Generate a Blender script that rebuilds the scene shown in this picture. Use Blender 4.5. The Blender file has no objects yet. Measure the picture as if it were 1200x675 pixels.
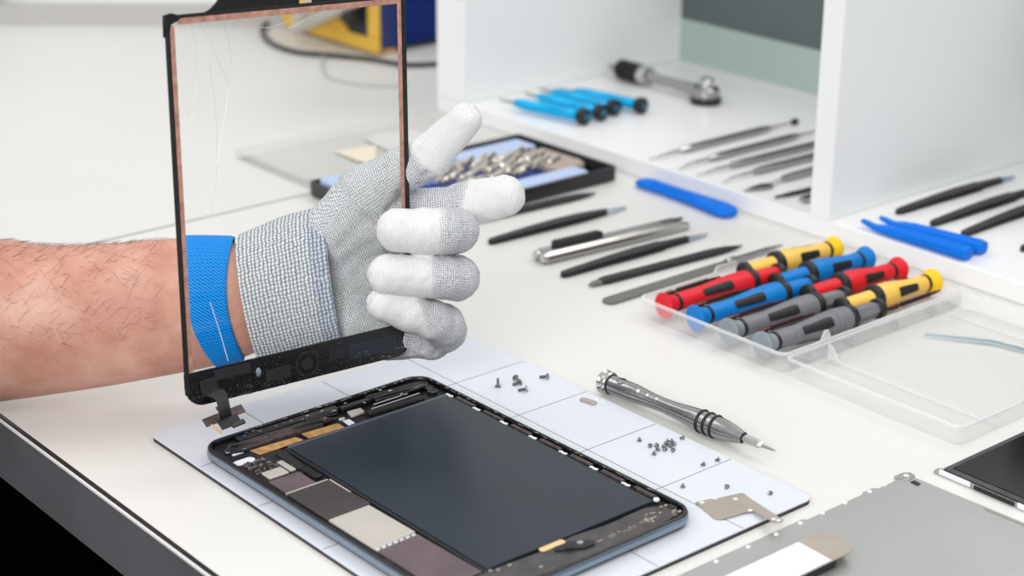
import bpy, bmesh, math, random
import numpy as np
from mathutils import Vector, Matrix, Euler
S = 0.001            # everything below is written in millimetres
col = bpy.context.scene.collection
scn = bpy.context.scene
rnd = random.Random(7)
PI = math.pi

# ------------------------------------------------------------------ materials
def lin(c):
    return tuple(((x/255)/12.92 if x/255 <= .04045 else ((x/255+.055)/1.055)**2.4) for x in c)
MATS = {}
def mat(name, rgb, rough=.5, metal=0., spec=.5, noise=None, bump=None, alpha=1., trans=0., sss=0., coat=0., emit=None, rvar=None):
    """noise=(scale per mm, amount), bump=(scale per mm, strength)"""
    m = bpy.data.materials.new(name); m.use_nodes = True
    nt = m.node_tree; b = nt.nodes['Principled BSDF']
    c = lin(rgb)
    b.inputs['Base Color'].default_value = (*c, 1)
    b.inputs['Roughness'].default_value = rough
    b.inputs['Metallic'].default_value = metal
    b.inputs['Specular IOR Level'].default_value = spec
    b.inputs['Coat Weight'].default_value = coat
    b.inputs['Transmission Weight'].default_value = trans
    b.inputs['Alpha'].default_value = alpha
    if sss:
        b.inputs['Subsurface Weight'].default_value = sss
        b.inputs['Subsurface Radius'].default_value = (1, .35, .2)
        b.inputs['Subsurface Scale'].default_value = .003
    tc = nt.nodes.new('ShaderNodeTexCoord')
    if noise:
        n = nt.nodes.new('ShaderNodeTexNoise'); n.inputs['Scale'].default_value = noise[0]*1000
        n.inputs['Detail'].default_value = 4
        nt.links.new(tc.outputs['Object'], n.inputs['Vector'])
        r = nt.nodes.new('ShaderNodeValToRGB')
        a = noise[1]
        r.color_ramp.elements[0].position = .3; r.color_ramp.elements[1].position = .7
        r.color_ramp.elements[0].color = (*[x*(1-a) for x in c], 1)
        r.color_ramp.elements[1].color = (*[min(1, x*(1+a)) for x in c], 1)
        nt.links.new(n.outputs['Fac'], r.inputs['Fac'])
        nt.links.new(r.outputs['Color'], b.inputs['Base Color'])
        if rvar:
            mr = nt.nodes.new('ShaderNodeMapRange')
            mr.inputs['To Min'].default_value = rvar[0]; mr.inputs['To Max'].default_value = rvar[1]
            nt.links.new(n.outputs['Fac'], mr.inputs['Value']); nt.links.new(mr.outputs[0], b.inputs['Roughness'])
    if bump:
        n = nt.nodes.new('ShaderNodeTexNoise'); n.inputs['Scale'].default_value = bump[0]*1000
        n.inputs['Detail'].default_value = 3
        nt.links.new(tc.outputs['Object'], n.inputs['Vector'])
        bp = nt.nodes.new('ShaderNodeBump'); bp.inputs['Strength'].default_value = bump[1]; bp.inputs['Distance'].default_value = .0003
        nt.links.new(n.outputs['Fac'], bp.inputs['Height']); nt.links.new(bp.outputs['Normal'], b.inputs['Normal'])
    MATS[name] = m
    return m

def clear_mat(name, tint, gloss=.06, rough=.05, veil=.0, veilcol=(1, 1, 1)):
    """clear or frosted thin plastic: see-through body, a milky veil and a glossy skin"""
    m = bpy.data.materials.new(name); m.use_nodes = True
    nt = m.node_tree; nt.nodes.clear()
    o = nt.nodes.new('ShaderNodeOutputMaterial')
    t = nt.nodes.new('ShaderNodeBsdfTransparent'); t.inputs[0].default_value = (*tint, 1)
    d = nt.nodes.new('ShaderNodeBsdfDiffuse'); d.inputs[0].default_value = (*veilcol, 1)
    g = nt.nodes.new('ShaderNodeBsdfGlossy'); g.inputs['Roughness'].default_value = rough
    fr = nt.nodes.new('ShaderNodeLayerWeight'); fr.inputs['Blend'].default_value = .25
    mp = nt.nodes.new('ShaderNodeMapRange')
    mp.inputs['To Min'].default_value = veil; mp.inputs['To Max'].default_value = min(1, veil*1.7)
    nt.links.new(fr.outputs['Facing'], mp.inputs['Value'])
    x = nt.nodes.new('ShaderNodeMixShader'); nt.links.new(mp.outputs[0], x.inputs['Fac'])
    nt.links.new(t.outputs[0], x.inputs[1]); nt.links.new(d.outputs[0], x.inputs[2])
    mp2 = nt.nodes.new('ShaderNodeMapRange'); mp2.inputs['To Min'].default_value = gloss; mp2.inputs['To Max'].default_value = min(1, gloss*3)
    nt.links.new(fr.outputs['Facing'], mp2.inputs['Value'])
    y = nt.nodes.new('ShaderNodeMixShader'); nt.links.new(mp2.outputs[0], y.inputs['Fac'])
    nt.links.new(x.outputs[0], y.inputs[1]); nt.links.new(g.outputs[0], y.inputs[2])
    nt.links.new(y.outputs[0], o.inputs['Surface'])
    return m

def knit_mat(name, dark, light, pitch_u, pitch_v, strength=.6, mode='knit', speck=.0, rough=.85):
    """woven cloth from the mesh's UV map, which is in millimetres"""
    m = bpy.data.materials.new(name); m.use_nodes = True
    nt = m.node_tree; b = nt.nodes['Principled BSDF']; L = nt.links.new
    b.inputs['Roughness'].default_value = rough; b.inputs['Specular IOR Level'].default_value = .15
    uv = nt.nodes.new('ShaderNodeUVMap'); uv.uv_map = 'cloth'
    sp = nt.nodes.new('ShaderNodeSeparateXYZ'); L(uv.outputs[0], sp.inputs[0])
    def mth(op, a, bb=None):
        n = nt.nodes.new('ShaderNodeMath'); n.operation = op
        for i, v in enumerate((a, bb)):
            if v is None: continue
            if isinstance(v, (int, float)): n.inputs[i].default_value = v
            else: L(v, n.inputs[i])
        return n.outputs[0]
    tc = nt.nodes.new('ShaderNodeTexCoord')
    nz = nt.nodes.new('ShaderNodeTexNoise'); nz.inputs['Scale'].default_value = 260; nz.inputs['Detail'].default_value = 2
    L(tc.outputs['Object'], nz.inputs['Vector'])
    wob = mth('MULTIPLY', mth('SUBTRACT', nz.outputs['Fac'], .5), 1.6)
    u = mth('ADD', sp.outputs[0], wob); v = mth('ADD', sp.outputs[1], wob)
    if mode == 'twill':
        s = mth('SINE', mth('ADD', mth('MULTIPLY', sp.outputs[0], 2*PI/pitch_u), mth('MULTIPLY', sp.outputs[1], 2*PI/pitch_v)))
        s2 = mth('SINE', mth('MULTIPLY', sp.outputs[1], 2*PI/(pitch_v*1.3)))
        h = mth('ADD', mth('MULTIPLY', s, .36), mth('ADD', mth('MULTIPLY', s2, .14), .5))
    else:
        su = mth('SINE', mth('MULTIPLY', u, 2*PI/pitch_u)); sv = mth('SINE', mth('MULTIPLY', v, 2*PI/pitch_v))
        h = mth('ADD', mth('MULTIPLY', mth('ADD', mth('MULTIPLY', su, .42), mth('MULTIPLY', mth('MULTIPLY', su, sv), .3)), .7), mth('ADD', mth('MULTIPLY', sv, .2), .5))
    nf = nt.nodes.new('ShaderNodeTexNoise'); nf.inputs['Scale'].default_value = 1400; nf.inputs['Detail'].default_value = 1
    L(tc.outputs['Object'], nf.inputs['Vector'])
    f = mth('ADD', h, mth('MULTIPLY', mth('SUBTRACT', nf.outputs['Fac'], .5), speck))
    r = nt.nodes.new('ShaderNodeValToRGB')
    r.color_ramp.elements[0].position = .12; r.color_ramp.elements[1].position = .72
    r.color_ramp.elements[0].color = (*lin(dark), 1); r.color_ramp.elements[1].color = (*lin(light), 1)
    L(f, r.inputs['Fac'])
    at_ = nt.nodes.new('ShaderNodeAttribute'); at_.attribute_name = 'whiteness'
    r2 = nt.nodes.new('ShaderNodeValToRGB'); r2.color_ramp.elements[0].position = 0.; r2.color_ramp.elements[1].position = .55
    r2.color_ramp.elements[0].color = (.6, .6, .61, 1); r2.color_ramp.elements[1].color = (.83, .83, .83, 1); L(f, r2.inputs['Fac'])
    mx = nt.nodes.new('ShaderNodeMix'); mx.data_type = 'RGBA'
    L(at_.outputs['Fac'], mx.inputs[0]); L(r.outputs['Color'], mx.inputs[6]); L(r2.outputs['Color'], mx.inputs[7]); L(mx.outputs[2], b.inputs['Base Color'])
    # broad wrinkles + weave
    nw = nt.nodes.new('ShaderNodeTexNoise'); nw.inputs['Scale'].default_value = 70; nw.inputs['Detail'].default_value = 3; nw.inputs['Distortion'].default_value = .8
    L(tc.outputs['Object'], nw.inputs['Vector'])
    b1 = nt.nodes.new('ShaderNodeBump'); b1.inputs['Strength'].default_value = .35; b1.inputs['Distance'].default_value = .003
    L(nw.outputs['Fac'], b1.inputs['Height'])
    b2 = nt.nodes.new('ShaderNodeBump'); b2.inputs['Strength'].default_value = strength; b2.inputs['Distance'].default_value = .0004
    L(h, b2.inputs['Height']); L(b1.outputs[0], b2.inputs['Normal']); L(b2.outputs[0], b.inputs['Normal'])
    return m

M = {}
M['desk'] = mat('white_laminate', (226, 225, 221), .38, spec=.35, noise=(.004, .012))
M['desk2'] = mat('white_laminate_far', (223, 222, 219), .4, spec=.3, noise=(.003, .02))
M['greyins'] = mat('grey_card', (214, 213, 209), .6)
M['edge_black'] = mat('black_edging', (16, 15, 16), .4)
M['edge_white'] = mat('white_edging', (236, 234, 234), .4)
M['front'] = mat('grey_gloss_front', (122, 122, 127), .22, metal=.35, noise=(.012, .12))
M['seam'] = mat('seam_grey', (118, 122, 118), .6)
M['void'] = mat('floor_shade_black', (7, 2, 3), 1, spec=0)  # near-black colour stands in for the darkness under the desk
M['shelf'] = mat('white_melamine', (240, 240, 240), .33, spec=.4)
M['shelf_side'] = mat('white_melamine_side', (240, 242, 242), .4, spec=.35)
M['sage'] = mat('sage_panel', (172, 188, 180), .3, spec=.4)
M['slate'] = mat('slate_panel', (92, 101, 102), .25, spec=.4)
M['wallw'] = mat('white_wall', (245, 245, 245), .8)
M['wallg'] = mat('grey_shadow_and_trim', (196, 194, 190), .7)
M['paper'] = mat('white_mat', (219, 223, 231), .2, spec=.5)
M['matedge'] = mat('dark_mat_edge', (58, 52, 56), .7)
M['line'] = mat('printed_line', (92, 98, 120), .5)
M['housing'] = mat('slate_aluminium_highlight', (142, 156, 172), .22, metal=.9, noise=(.02, .1))
M['rim'] = mat('black_rim', (11, 12, 15), .28, noise=(.4, .6), bump=(.5, .4))
M['cavity'] = mat('black_cavity', (14, 15, 18), .5, noise=(.15, .6), bump=(.35, .5))
M['battery'] = mat('slate_battery_wrap', (38, 46, 56), .33, spec=.35, noise=(.012, .14), rvar=(.25, .45))
M['slatel'] = mat('slate_highlight', (74, 84, 95), .35)  # lighter slate paints a highlight along the battery's edge
M['glossblack'] = mat('gloss_black', (12, 13, 16), .12, spec=.7)
M['blackp'] = mat('black_plastic', (22, 22, 24), .42, noise=(.3, .3))
M['blackm'] = mat('black_matte', (30, 31, 34), .6, noise=(.3, .2))
M['blacktool'] = mat('black_tool_coating', (34, 36, 38), .5, spec=.5, noise=(.5, .15))
M['browntape'] = mat('brown_black_tape', (70, 58, 56), .5, noise=(.35, .5), bump=(.6, .5))
M['greytape'] = mat('grey_black_film', (66, 62, 62), .38, noise=(.12, .4), bump=(.4, .5))
M['foil'] = mat('gold_foil', (205, 158, 98), .4, metal=.3, noise=(.25, .3), bump=(.3, .6))
M['goldpad'] = mat('pale_gold_pad', (240, 205, 150), .4, metal=.2)
M['shieldl'] = mat('beige_shield', (202, 196, 188), .4, metal=.25, noise=(.05, .06))
M['shieldd'] = mat('dark_brown_shield', (66, 60, 60), .42, noise=(.04, .12))
M['shieldp'] = mat('purple_grey_shield', (98, 84, 90), .45, noise=(.06, .2))
M['copperm'] = mat('copper_strip', (196, 146, 130), .4, metal=.35, noise=(.25, .25))
M['chrome'] = mat('polished_steel', (205, 203, 200), .13, metal=1.)
M['steel'] = mat('brushed_steel', (188, 186, 182), .28, metal=1., noise=(.3, .06))
M['dsteel'] = mat('dark_steel', (172, 170, 170), .2, metal=1., noise=(.3, .08))
M['plate'] = mat('satin_steel_plate', (184, 185, 183), .42, metal=.75, noise=(.01, .06), rvar=(.38, .5))
M['taupe'] = mat('taupe_steel', (186, 176, 164), .4, metal=.6, noise=(.1, .05))
M['labelw'] = mat('white_label', (232, 234, 240), .4)
M['screw'] = mat('screw_steel', (150, 149, 152), .28, metal=.9)
M['greenpin'] = mat('grey_file', (122, 124, 120), .5, metal=.5, noise=(.6, .12))
M['tip'] = mat('pale_steel_tip', (176, 192, 206), .3, metal=.8)
M['blue'] = mat('blue_nylon', (0, 116, 226), .5, spec=.2, noise=(.1, .05))
M['cyan'] = mat('cyan_anodised', (0, 176, 232), .2, metal=.4)
M['cyand'] = mat('cyan_dark_centre', (20, 120, 150), .3, metal=.4)
M['red'] = mat('red_rubber', (224, 32, 44), .48, spec=.3)
M['blueh'] = mat('blue_rubber', (0, 124, 204), .48, spec=.3)
M['yellow'] = mat('amber_rubber', (250, 200, 88), .45)
M['yellowc'] = mat('yellow_cap', (253, 206, 36), .45, spec=.3)
M['grey'] = mat('grey_rubber', (118, 119, 124), .5)
M['greyc'] = mat('pale_grey_cap', (140, 148, 155), .35)
M['blackr'] = mat('black_rubber', (24, 24, 26), .5)
M['bit'] = mat('brown_steel_bit', (74, 42, 36), .25, metal=.7)
M['casebl'] = mat('case_black', (28, 28, 32), .45)
M['paleblue'] = mat('pale_blue_plastic', (184, 202, 235), .35)
M['deepblue'] = mat('deep_blue_tray', (24, 66, 150), .4)
M['taupec'] = mat('taupe_card', (176, 160, 150), .6)
M['bitsteel'] = mat('nickel_bits', (236, 226, 214), .12, metal=1.)
M['peach'] = mat('peach_card', (236, 224, 202), .6)
M['devblue'] = mat('navy_casing', (2, 32, 100), .5, spec=.2)
M['devyel'] = mat('yellow_bezel', (240, 192, 66), .45)
M['devdark'] = mat('dark_panel', (30, 40, 58), .5)
M['devgrey'] = mat('grey_holder', (200, 196, 188), .4)
M['cable'] = mat('black_cable', (38, 38, 40), .5)
M['cableg'] = mat('grey_wire', (196, 196, 192), .5)
M['strap'] = knit_mat('blue_elastic', (0, 92, 190), (10, 160, 248), 2.2, 1.5, .7, 'twill', rough=.7)
M['glove'] = knit_mat('grey_knit', (134, 137, 145), (234, 234, 236), 1.1, 1.25, .45, speck=.75)
M['cuff'] = knit_mat('coarse_grey_knit', (96, 103, 116), (236, 238, 240), 1.8, 1.6, .9, speck=.4)
M['band'] = knit_mat('blue_grey_knit', (78, 90, 118), (214, 219, 228), 1.9, 1.7, .9, speck=.4)
M['coatw'] = knit_mat('white_coating', (204, 204, 206), (238, 238, 238), 1.0, 1.1, .22, speck=.9, rough=.6)
M['hair'] = mat('arm_hair', (112, 76, 58), .6)
M['glass'] = clear_mat('clear_glass', (.985, .99, .985), gloss=.012, rough=.02)
M['strand'] = clear_mat('glue_strand', (.6, .6, .6), gloss=.2, rough=.2, veil=.5)
M['frost'] = clear_mat('frosted_plastic', (1, 1, 1), gloss=.03, rough=.25, veil=.09, veilcol=(1, 1, 1))
M['frosth'] = clear_mat('frosted_plastic_edge', (1, 1, 1), gloss=.06, rough=.2, veil=.34, veilcol=(.95, .96, .97))
M['clearlid'] = clear_mat('clear_lid', (.985, .985, .98), gloss=.03, rough=.15, veil=.03, veilcol=(.8, .8, .79))

def skin_material():
    m = mat('skin', (222, 172, 154), .5, spec=.35, sss=.25)
    nt = m.node_tree; b = nt.nodes['Principled BSDF']; L = nt.links.new
    tc = nt.nodes.new('ShaderNodeTexCoord')
    n1 = nt.nodes.new('ShaderNodeTexNoise'); n1.inputs['Scale'].default_value = 38; n1.inputs['Detail'].default_value = 6; n1.inputs['Roughness'].default_value = .6
    L(tc.outputs['Object'], n1.inputs['Vector'])
    r = nt.nodes.new('ShaderNodeValToRGB'); cr = r.color_ramp
    cr.elements[0].position = .3; cr.elements[0].color = (*lin((188, 131, 113)), 1)
    cr.elements[1].position = .72; cr.elements[1].color = (*lin((220, 176, 160)), 1)
    e = cr.elements.new(.5); e.color = (*lin((206, 153, 134)), 1)
    L(n1.outputs['Fac'], r.inputs['Fac']); L(r.outputs[0], b.inputs['Base Color'])
    n2 = nt.nodes.new('ShaderNodeTexVoronoi'); n2.inputs['Scale'].default_value = 900
    n3 = nt.nodes.new('ShaderNodeTexNoise'); n3.inputs['Scale'].default_value = 160; n3.inputs['Detail'].default_value = 5
    L(tc.outputs['Object'], n2.inputs['Vector']); L(tc.outputs['Object'], n3.inputs['Vector'])
    b1 = nt.nodes.new('ShaderNodeBump'); b1.inputs['Strength'].default_value = .25; b1.inputs['Distance'].default_value = .001
    b2 = nt.nodes.new('ShaderNodeBump'); b2.inputs['Strength'].default_value = .25; b2.inputs['Distance'].default_value = .0002
    L(n3.outputs['Fac'], b1.inputs['Height']); L(n2.outputs['Distance'], b2.inputs['Height'])
    L(b1.outputs[0], b2.inputs['Normal']); L(b2.outputs[0], b.inputs['Normal'])
    return m
M['skin'] = skin_material()

# ------------------------------------------------------------------ mesh building
class MB:
    def __init__(s): s.v = []; s.f = []; s.mi = []; s.cur = 0
    def add(s, vs, fs):
        o = len(s.v); s.v += [tuple(v) for v in vs]
        s.f += [tuple(i+o for i in f) for f in fs]; s.mi += [s.cur]*len(fs); return s
    def box(s, c, d, rz=0, rot=None, taper=1.):
        hx, hy, hz = d[0]/2, d[1]/2, d[2]/2
        vs = []
        for z in (-1, 1):
            t = taper if z > 0 else 1
            for x, y in ((-1, -1), (1, -1), (1, 1), (-1, 1)): vs.append(Vector((x*hx*t, y*hy*t, z*hz)))
        R = rot.to_matrix() if rot is not None else Matrix.Rotation(rz, 3, 'Z')
        vs = [R@v+Vector(c) for v in vs]
        return s.add(vs, [(3, 2, 1, 0), (4, 5, 6, 7), (0, 1, 5, 4), (1, 2, 6, 5), (2, 3, 7, 6), (3, 0, 4, 7)])
    def b2(s, x0, x1, y0, y1, z0, z1): return s.box(((x0+x1)/2, (y0+y1)/2, (z0+z1)/2), (x1-x0, y1-y0, z1-z0))
    def prism(s, pts, z0, z1):
        a = sum(pts[i][0]*pts[(i+1) % len(pts)][1]-pts[(i+1) % len(pts)][0]*pts[i][1] for i in range(len(pts)))
        if a < 0: pts = pts[::-1]
        n = len(pts)
        f0 = z0 if callable(z0) else (lambda x, y: z0); f1 = z1 if callable(z1) else (lambda x, y: z1)
        vs = [(x, y, f0(x, y)) for x, y in pts]+[(x, y, f1(x, y)) for x, y in pts]
        fs = [tuple(range(n))[::-1], tuple(range(n, 2*n))]+[(i, (i+1) % n, n+(i+1) % n, n+i) for i in range(n)]
        return s.add(vs, fs)
    def lathe(s, prof, p0=(0, 0, 0), d=(0, 1, 0), seg=24, sx=1., sy=1., cap=True, up=(0, 0, 1), ph=0.):
        d = Vector(d).normalized(); p0 = Vector(p0)
        a = d.cross(Vector(up)); a = a.normalized() if a.length > 1e-5 else Vector((1, 0, 0)); b = a.cross(d)
        vs = []; fs = []
        for t, r in prof:
            for k in range(seg):
                an = 2*PI*k/seg+ph
                vs.append(p0+d*t+a*math.cos(an)*r*sx+b*math.sin(an)*r*sy)
        for i in range(len(prof)-1):
            for k in range(seg):
                k2 = (k+1) % seg
                fs.append((i*seg+k, (i+1)*seg+k, (i+1)*seg+k2, i*seg+k2))
        if cap:
            fs.append(tuple(range(seg))); fs.append(tuple(range((len(prof)-1)*seg, len(prof)*seg))[::-1])
        return s.add(vs, fs)
    def cyl(s, p0, p1, r0, r1=None, seg=16):
        p0 = Vector(p0); p1 = Vector(p1); r1 = r0 if r1 is None else r1
        d = p1-p0; up = (0, 0, 1) if abs(d.normalized().z) < .95 else (1, 0, 0)
        return s.lathe([(0, r0), (d.length, r1)], p0, d, seg, up=up)
    def tube(s, pts, r, seg=10, closed_ends=True):
        pts = [Vector(p) for p in pts]; n = len(pts)
        rr = r if isinstance(r, (list, tuple)) else [r]*n
        t = (pts[1]-pts[0]).normalized()
        nrm = t.cross(Vector((0, 0, 1)));
        if nrm.length < 1e-3: nrm = t.cross(Vector((1, 0, 0)))
        nrm.normalize(); vs = []; fs = []
        for i, p in enumerate(pts):
            t = ((pts[min(i+1, n-1)]-pts[max(i-1, 0)])).normalized()
            nrm = (nrm-t*nrm.dot(t)).normalized(); bn = t.cross(nrm)
            for k in range(seg):
                a = 2*PI*k/seg; vs.append(p+(nrm*math.cos(a)+bn*math.sin(a))*rr[i])
        for i in range(n-1):
            for k in range(seg):
                k2 = (k+1) % seg; fs.append((i*seg+k, i*seg+k2, (i+1)*seg+k2, (i+1)*seg+k))
        if closed_ends and seg > 2:
            fs.append(tuple(range(seg))[::-1]); fs.append(tuple(range((n-1)*seg, n*seg)))
        return s.add(vs, fs)
    def rings(s, rings, cap0=True, cap1=True, closed=True):
        n = len(rings[0]); vs = [p for r in rings for p in r]; fs = []
        for i in range(len(rings)-1):
            for k in range(n if closed else n-1):
                k2 = (k+1) % n; fs.append((i*n+k, i*n+k2, (i+1)*n+k2, (i+1)*n+k))
        if cap0: fs.append(tuple(range(n))[::-1])
        if cap1: fs.append(tuple(range((len(rings)-1)*n, len(rings)*n)))
        return s.add(vs, fs)
    def mesh(s, name, mats, smooth=True, angle=35):
        me = bpy.data.meshes.new(name)
        me.from_pydata([(v[0]*S, v[1]*S, v[2]*S) for v in s.v], [], s.f)
        for m in (mats if isinstance(mats, (list, tuple)) else [mats]): me.materials.append(m)
        for p, i in zip(me.polygons, s.mi): p.material_index = i
        bm = bmesh.new(); bm.from_mesh(me); bmesh.ops.recalc_face_normals(bm, faces=bm.faces[:]); bm.to_mesh(me); bm.free()
        if smooth:
            me.polygons.foreach_set('use_smooth', [True]*len(me.polygons))
            me.set_sharp_from_angle(angle=math.radians(angle))
        me.update(); return me
    def build(s, name, mats, parent=None, loc=(0, 0, 0), rz=0, bevel=0., smooth=True, angle=35, rot=None, segs=2):
        o = bpy.data.objects.new(name, s.mesh(name, mats, smooth, angle)); col.objects.link(o)
        o.location = [c*S for c in loc]; o.rotation_euler = rot if rot is not None else (0, 0, rz)
        if parent is not None: o.parent = parent
        if bevel:
            b = o.modifiers.new('bevel', 'BEVEL'); b.width = bevel*S; b.segments = segs; b.limit_method = 'ANGLE'; b.angle_limit = math.radians(40)
        return o

def rrect(x0, x1, y0, y1, r, n=6):
    out = []
    for cx, cy, a0 in ((x1-r, y0+r, -PI/2), (x1-r, y1-r, 0), (x0+r, y1-r, PI/2), (x0+r, y0+r, PI)):
        for k in range(n+1):
            a = a0+k*PI/2/n; out.append((cx+r*math.cos(a), cy+r*math.sin(a)))
    return out
def rot2(pts, a): c, s_ = math.cos(a), math.sin(a); return [(x*c-y*s_, x*s_+y*c) for x, y in pts]
def spline(pts, n=8):
    pts = [Vector(p) for p in pts]; P = [pts[0]*2-pts[1]]+pts+[pts[-1]*2-pts[-2]]; out = []
    for i in range(1, len(P)-2):
        for k in range(n):
            t = k/n; a, b, c, d = P[i-1:i+3]
            out.append(.5*((2*b)+(c-a)*t+(2*a-5*b+4*c-d)*t*t+(3*b-a-3*c+d)*t**3))
    out.append(pts[-1]); return out
def tag(o, label, cat, group=None, kind=None):
    if label: o['label'] = label
    if cat: o['category'] = cat
    if group: o['group'] = group
    if kind: o['kind'] = kind
    return o
def thing(name, label, cat, loc=(0, 0, 0), rz=0, group=None, rot=None):
    o = bpy.data.objects.new(name, None); o.empty_display_size = .01; col.objects.link(o)
    o.location = [c*S for c in loc]; o.rotation_euler = rot if rot is not None else (0, 0, rz)
    return tag(o, label, cat, group)
def dup(root, loc, rz, label, group=None):
    r = root.copy(); col.objects.link(r); r.location = [c*S for c in loc]; r.rotation_euler = (0, 0, rz)
    r['label'] = label
    if group: r['group'] = group
    for ch in list(root.children):
        c = ch.copy(); col.objects.link(c); c.parent = r
        for g in list(ch.children):
            d = g.copy(); col.objects.link(d); d.parent = c
    return r
def struct(o): o['kind'] = 'structure'; return o

# ================================================================== SETTING
struct(MB().b2(-2600, 2400, -2200, 2600, -760, -740).build('floor', M['void']))
# far wall behind the desks, square to the far end of the left desk
wd = math.atan2(.765, .643)
wl = MB().box((0, 14, 520), (2600, 16, 1000)).build('wall_back', M['wallw'], loc=(-1010, 330, 0), rz=wd); struct(wl)
bl = MB().box((-60, 2, 11), (560, 8, 22)).build('shadow_strip_back', M['wallg'], loc=(-1010, 330, 0), rz=wd); struct(bl)  # grey strip painted as the shadow along the wall's foot
bl2 = MB().box((-72, -2, 58), (26, 14, 60)).build('trim_1', M['wallg'], loc=(-1010, 330, 0), rz=wd, bevel=3); struct(bl2)

desk = thing('desk', 'white topped workbench with a grey glossy front edge, in the foreground', 'desk')
MB().b2(-414.8, 1300, -117, 1500, -4, 0).build('desktop', M['desk'], desk, bevel=.5)
MB().b2(-414.8, 1300, -118.9, -117, -4, -.1).build('black_edge_strip', M['edge_black'], desk)
MB().b2(-414.8, 1300, -120.1, -118.9, -2.6, -.5).build('white_edge_strip', M['edge_white'], desk, bevel=.6)
MB().b2(-414.8, 1300, -119.6, -112, -36, -2.7).build('front_panel', M['front'], desk)
MB().b2(-400, -330, 420, 500, -740, -4).b2(1180, 1250, 420, 500, -740, -4).build('leg_frame', M['blackp'], desk)
d2 = thing('desk', 'far white desk joined behind the grey seam line at left', 'desk')
MB().b2(-2100, -417.4, -117, 1500, -4, 0).build('desktop', M['desk2'], d2, bevel=.5)
MB().b2(-417.4, -414.8, -117, 1500, -4, -.3).build('seam_strip', M['seam'], d2)
MB().b2(-2100, -416.2, -120, -112, -39, -5).build('front_panel', M['front'], d2)
MB().b2(-2050, -1980, 420, 500, -740, -4).build('leg_frame', M['blackp'], d2)

shelf = thing('shelf_unit', 'white open shelf unit with upright dividers standing on the desk', 'shelf', (0, 414, 0))
MB().b2(-535, 420, 0, 250, 0, 13).build('base_board', M['shelf'], shelf, bevel=.8)
MB().b2(-535, -498, 0, 250, 13, 250).build('divider', M['shelf_side'], shelf, bevel=.8)
MB().b2(-138.5, -121.5, 0, 241, 13, 250).build('divider', M['shelf_side'], shelf, bevel=.8)
MB().b2(403, 420, 0, 241, 13, 250).build('divider', M['shelf_side'], shelf, bevel=.8)
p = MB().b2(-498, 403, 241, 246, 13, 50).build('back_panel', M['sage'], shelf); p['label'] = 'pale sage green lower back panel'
p = MB().b2(-498, 403, 241, 247, 50, 250).build('back_panel', M['slate'], shelf); p['label'] = 'dark grey upper back panel'  # back split in two tones, darker grey above the step

# ================================================================== MAT
mt = thing('work_mat', 'white magnetic work mat with thin grid lines and a dark edge, under the open tablet', 'mat')
a0 = rrect(-136.8, 114.8, -73.6, 127.8, 5)
MB().prism(a0, 0, 1.9).build('mat_base', M['matedge'], mt)
MB().prism(a0, 1.9, 2.5).build('mat_sheet', M['paper'], mt)
g = MB()
for i in range(5):
    x = -90.1+51.15*i
    if x < 112: g.b2(x-.22, x+.22, -73, 127.4, 2.5, 2.53)
for y in (-23.6, 28.2, 80.9): g.b2(-136, 114.4, y-.22, y+.22, 2.5, 2.532)
g.build('grid_lines', M['line'], mt)

# ================================================================== OPEN TABLET
tb = thing('tablet', 'opened dark slate tablet lying on the white mat, its battery and circuit board showing', 'tablet', (0, 0, 2.5))
TH = .0100
def ring(inset, z, r=11):
    return [(x, y, z) for x, y in rot2(rrect(-100+inset, 100-inset, -67.3+inset, 67.3-inset, max(1, r-inset)), TH)]
MB().rings([ring(5, 0), ring(2.4, .2), ring(1.1, 1.0), ring(.5, 1.9), ring(.25, 2.5)], cap1=False).build('underside', M['blackp'], tb, angle=60)  # lower edge coloured black as shade below the highlight band
MB().rings([ring(.25, 2.5), ring(.0, 2.9), ring(0, 4.2), ring(.2, 5.8), ring(.55, 6.4), ring(1.6, 6.3), ring(1.7, 3)], cap0=False, cap1=False).build('housing', M['housing'], tb, angle=60)  # bright side band carries its highlight in the colour
MB().rings([ring(.5, 6.4), ring(.7, 6.9), ring(1.1, 7.1), ring(2.0, 7.1), ring(2.3, 6.8), ring(2.4, 4.4)], cap0=False, cap1=False).build('rim', M['rim'], tb, angle=70)
MB().prism(rot2(rrect(-98, 98, -65.2, 65.2, 9), TH), 3.2, 4.45).build('inner_tray', M['cavity'], tb)
def part(nm, m, pts, z0, z1, bev=.2, r=0, label=None, parent=None):
    if len(pts) == 4 and not isinstance(pts[0], (tuple, list)):
        pts = rrect(*pts, r) if r else [(pts[0], pts[2]), (pts[1], pts[2]), (pts[1], pts[3]), (pts[0], pts[3])]
    o = MB().prism(pts, z0, z1).build(nm, M[m], parent or tb, bevel=bev)
    if label: o['label'] = label
    return o
part('battery', 'battery', (-70, 78.5, -35.8, 60.3), 4.4, 6.2, .35, label='large dark slate battery panel')
part('battery_border', 'blackm', (-71.5, 79.5, -37.6, -36.0), 4.4, 5.6)
part('battery_border', 'slatel', (-72.0, -69.9, -35.8, 60.2), 4.4, 6.35, .5)['label'] = 'lighter slate edge of the battery, a painted highlight'
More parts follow.
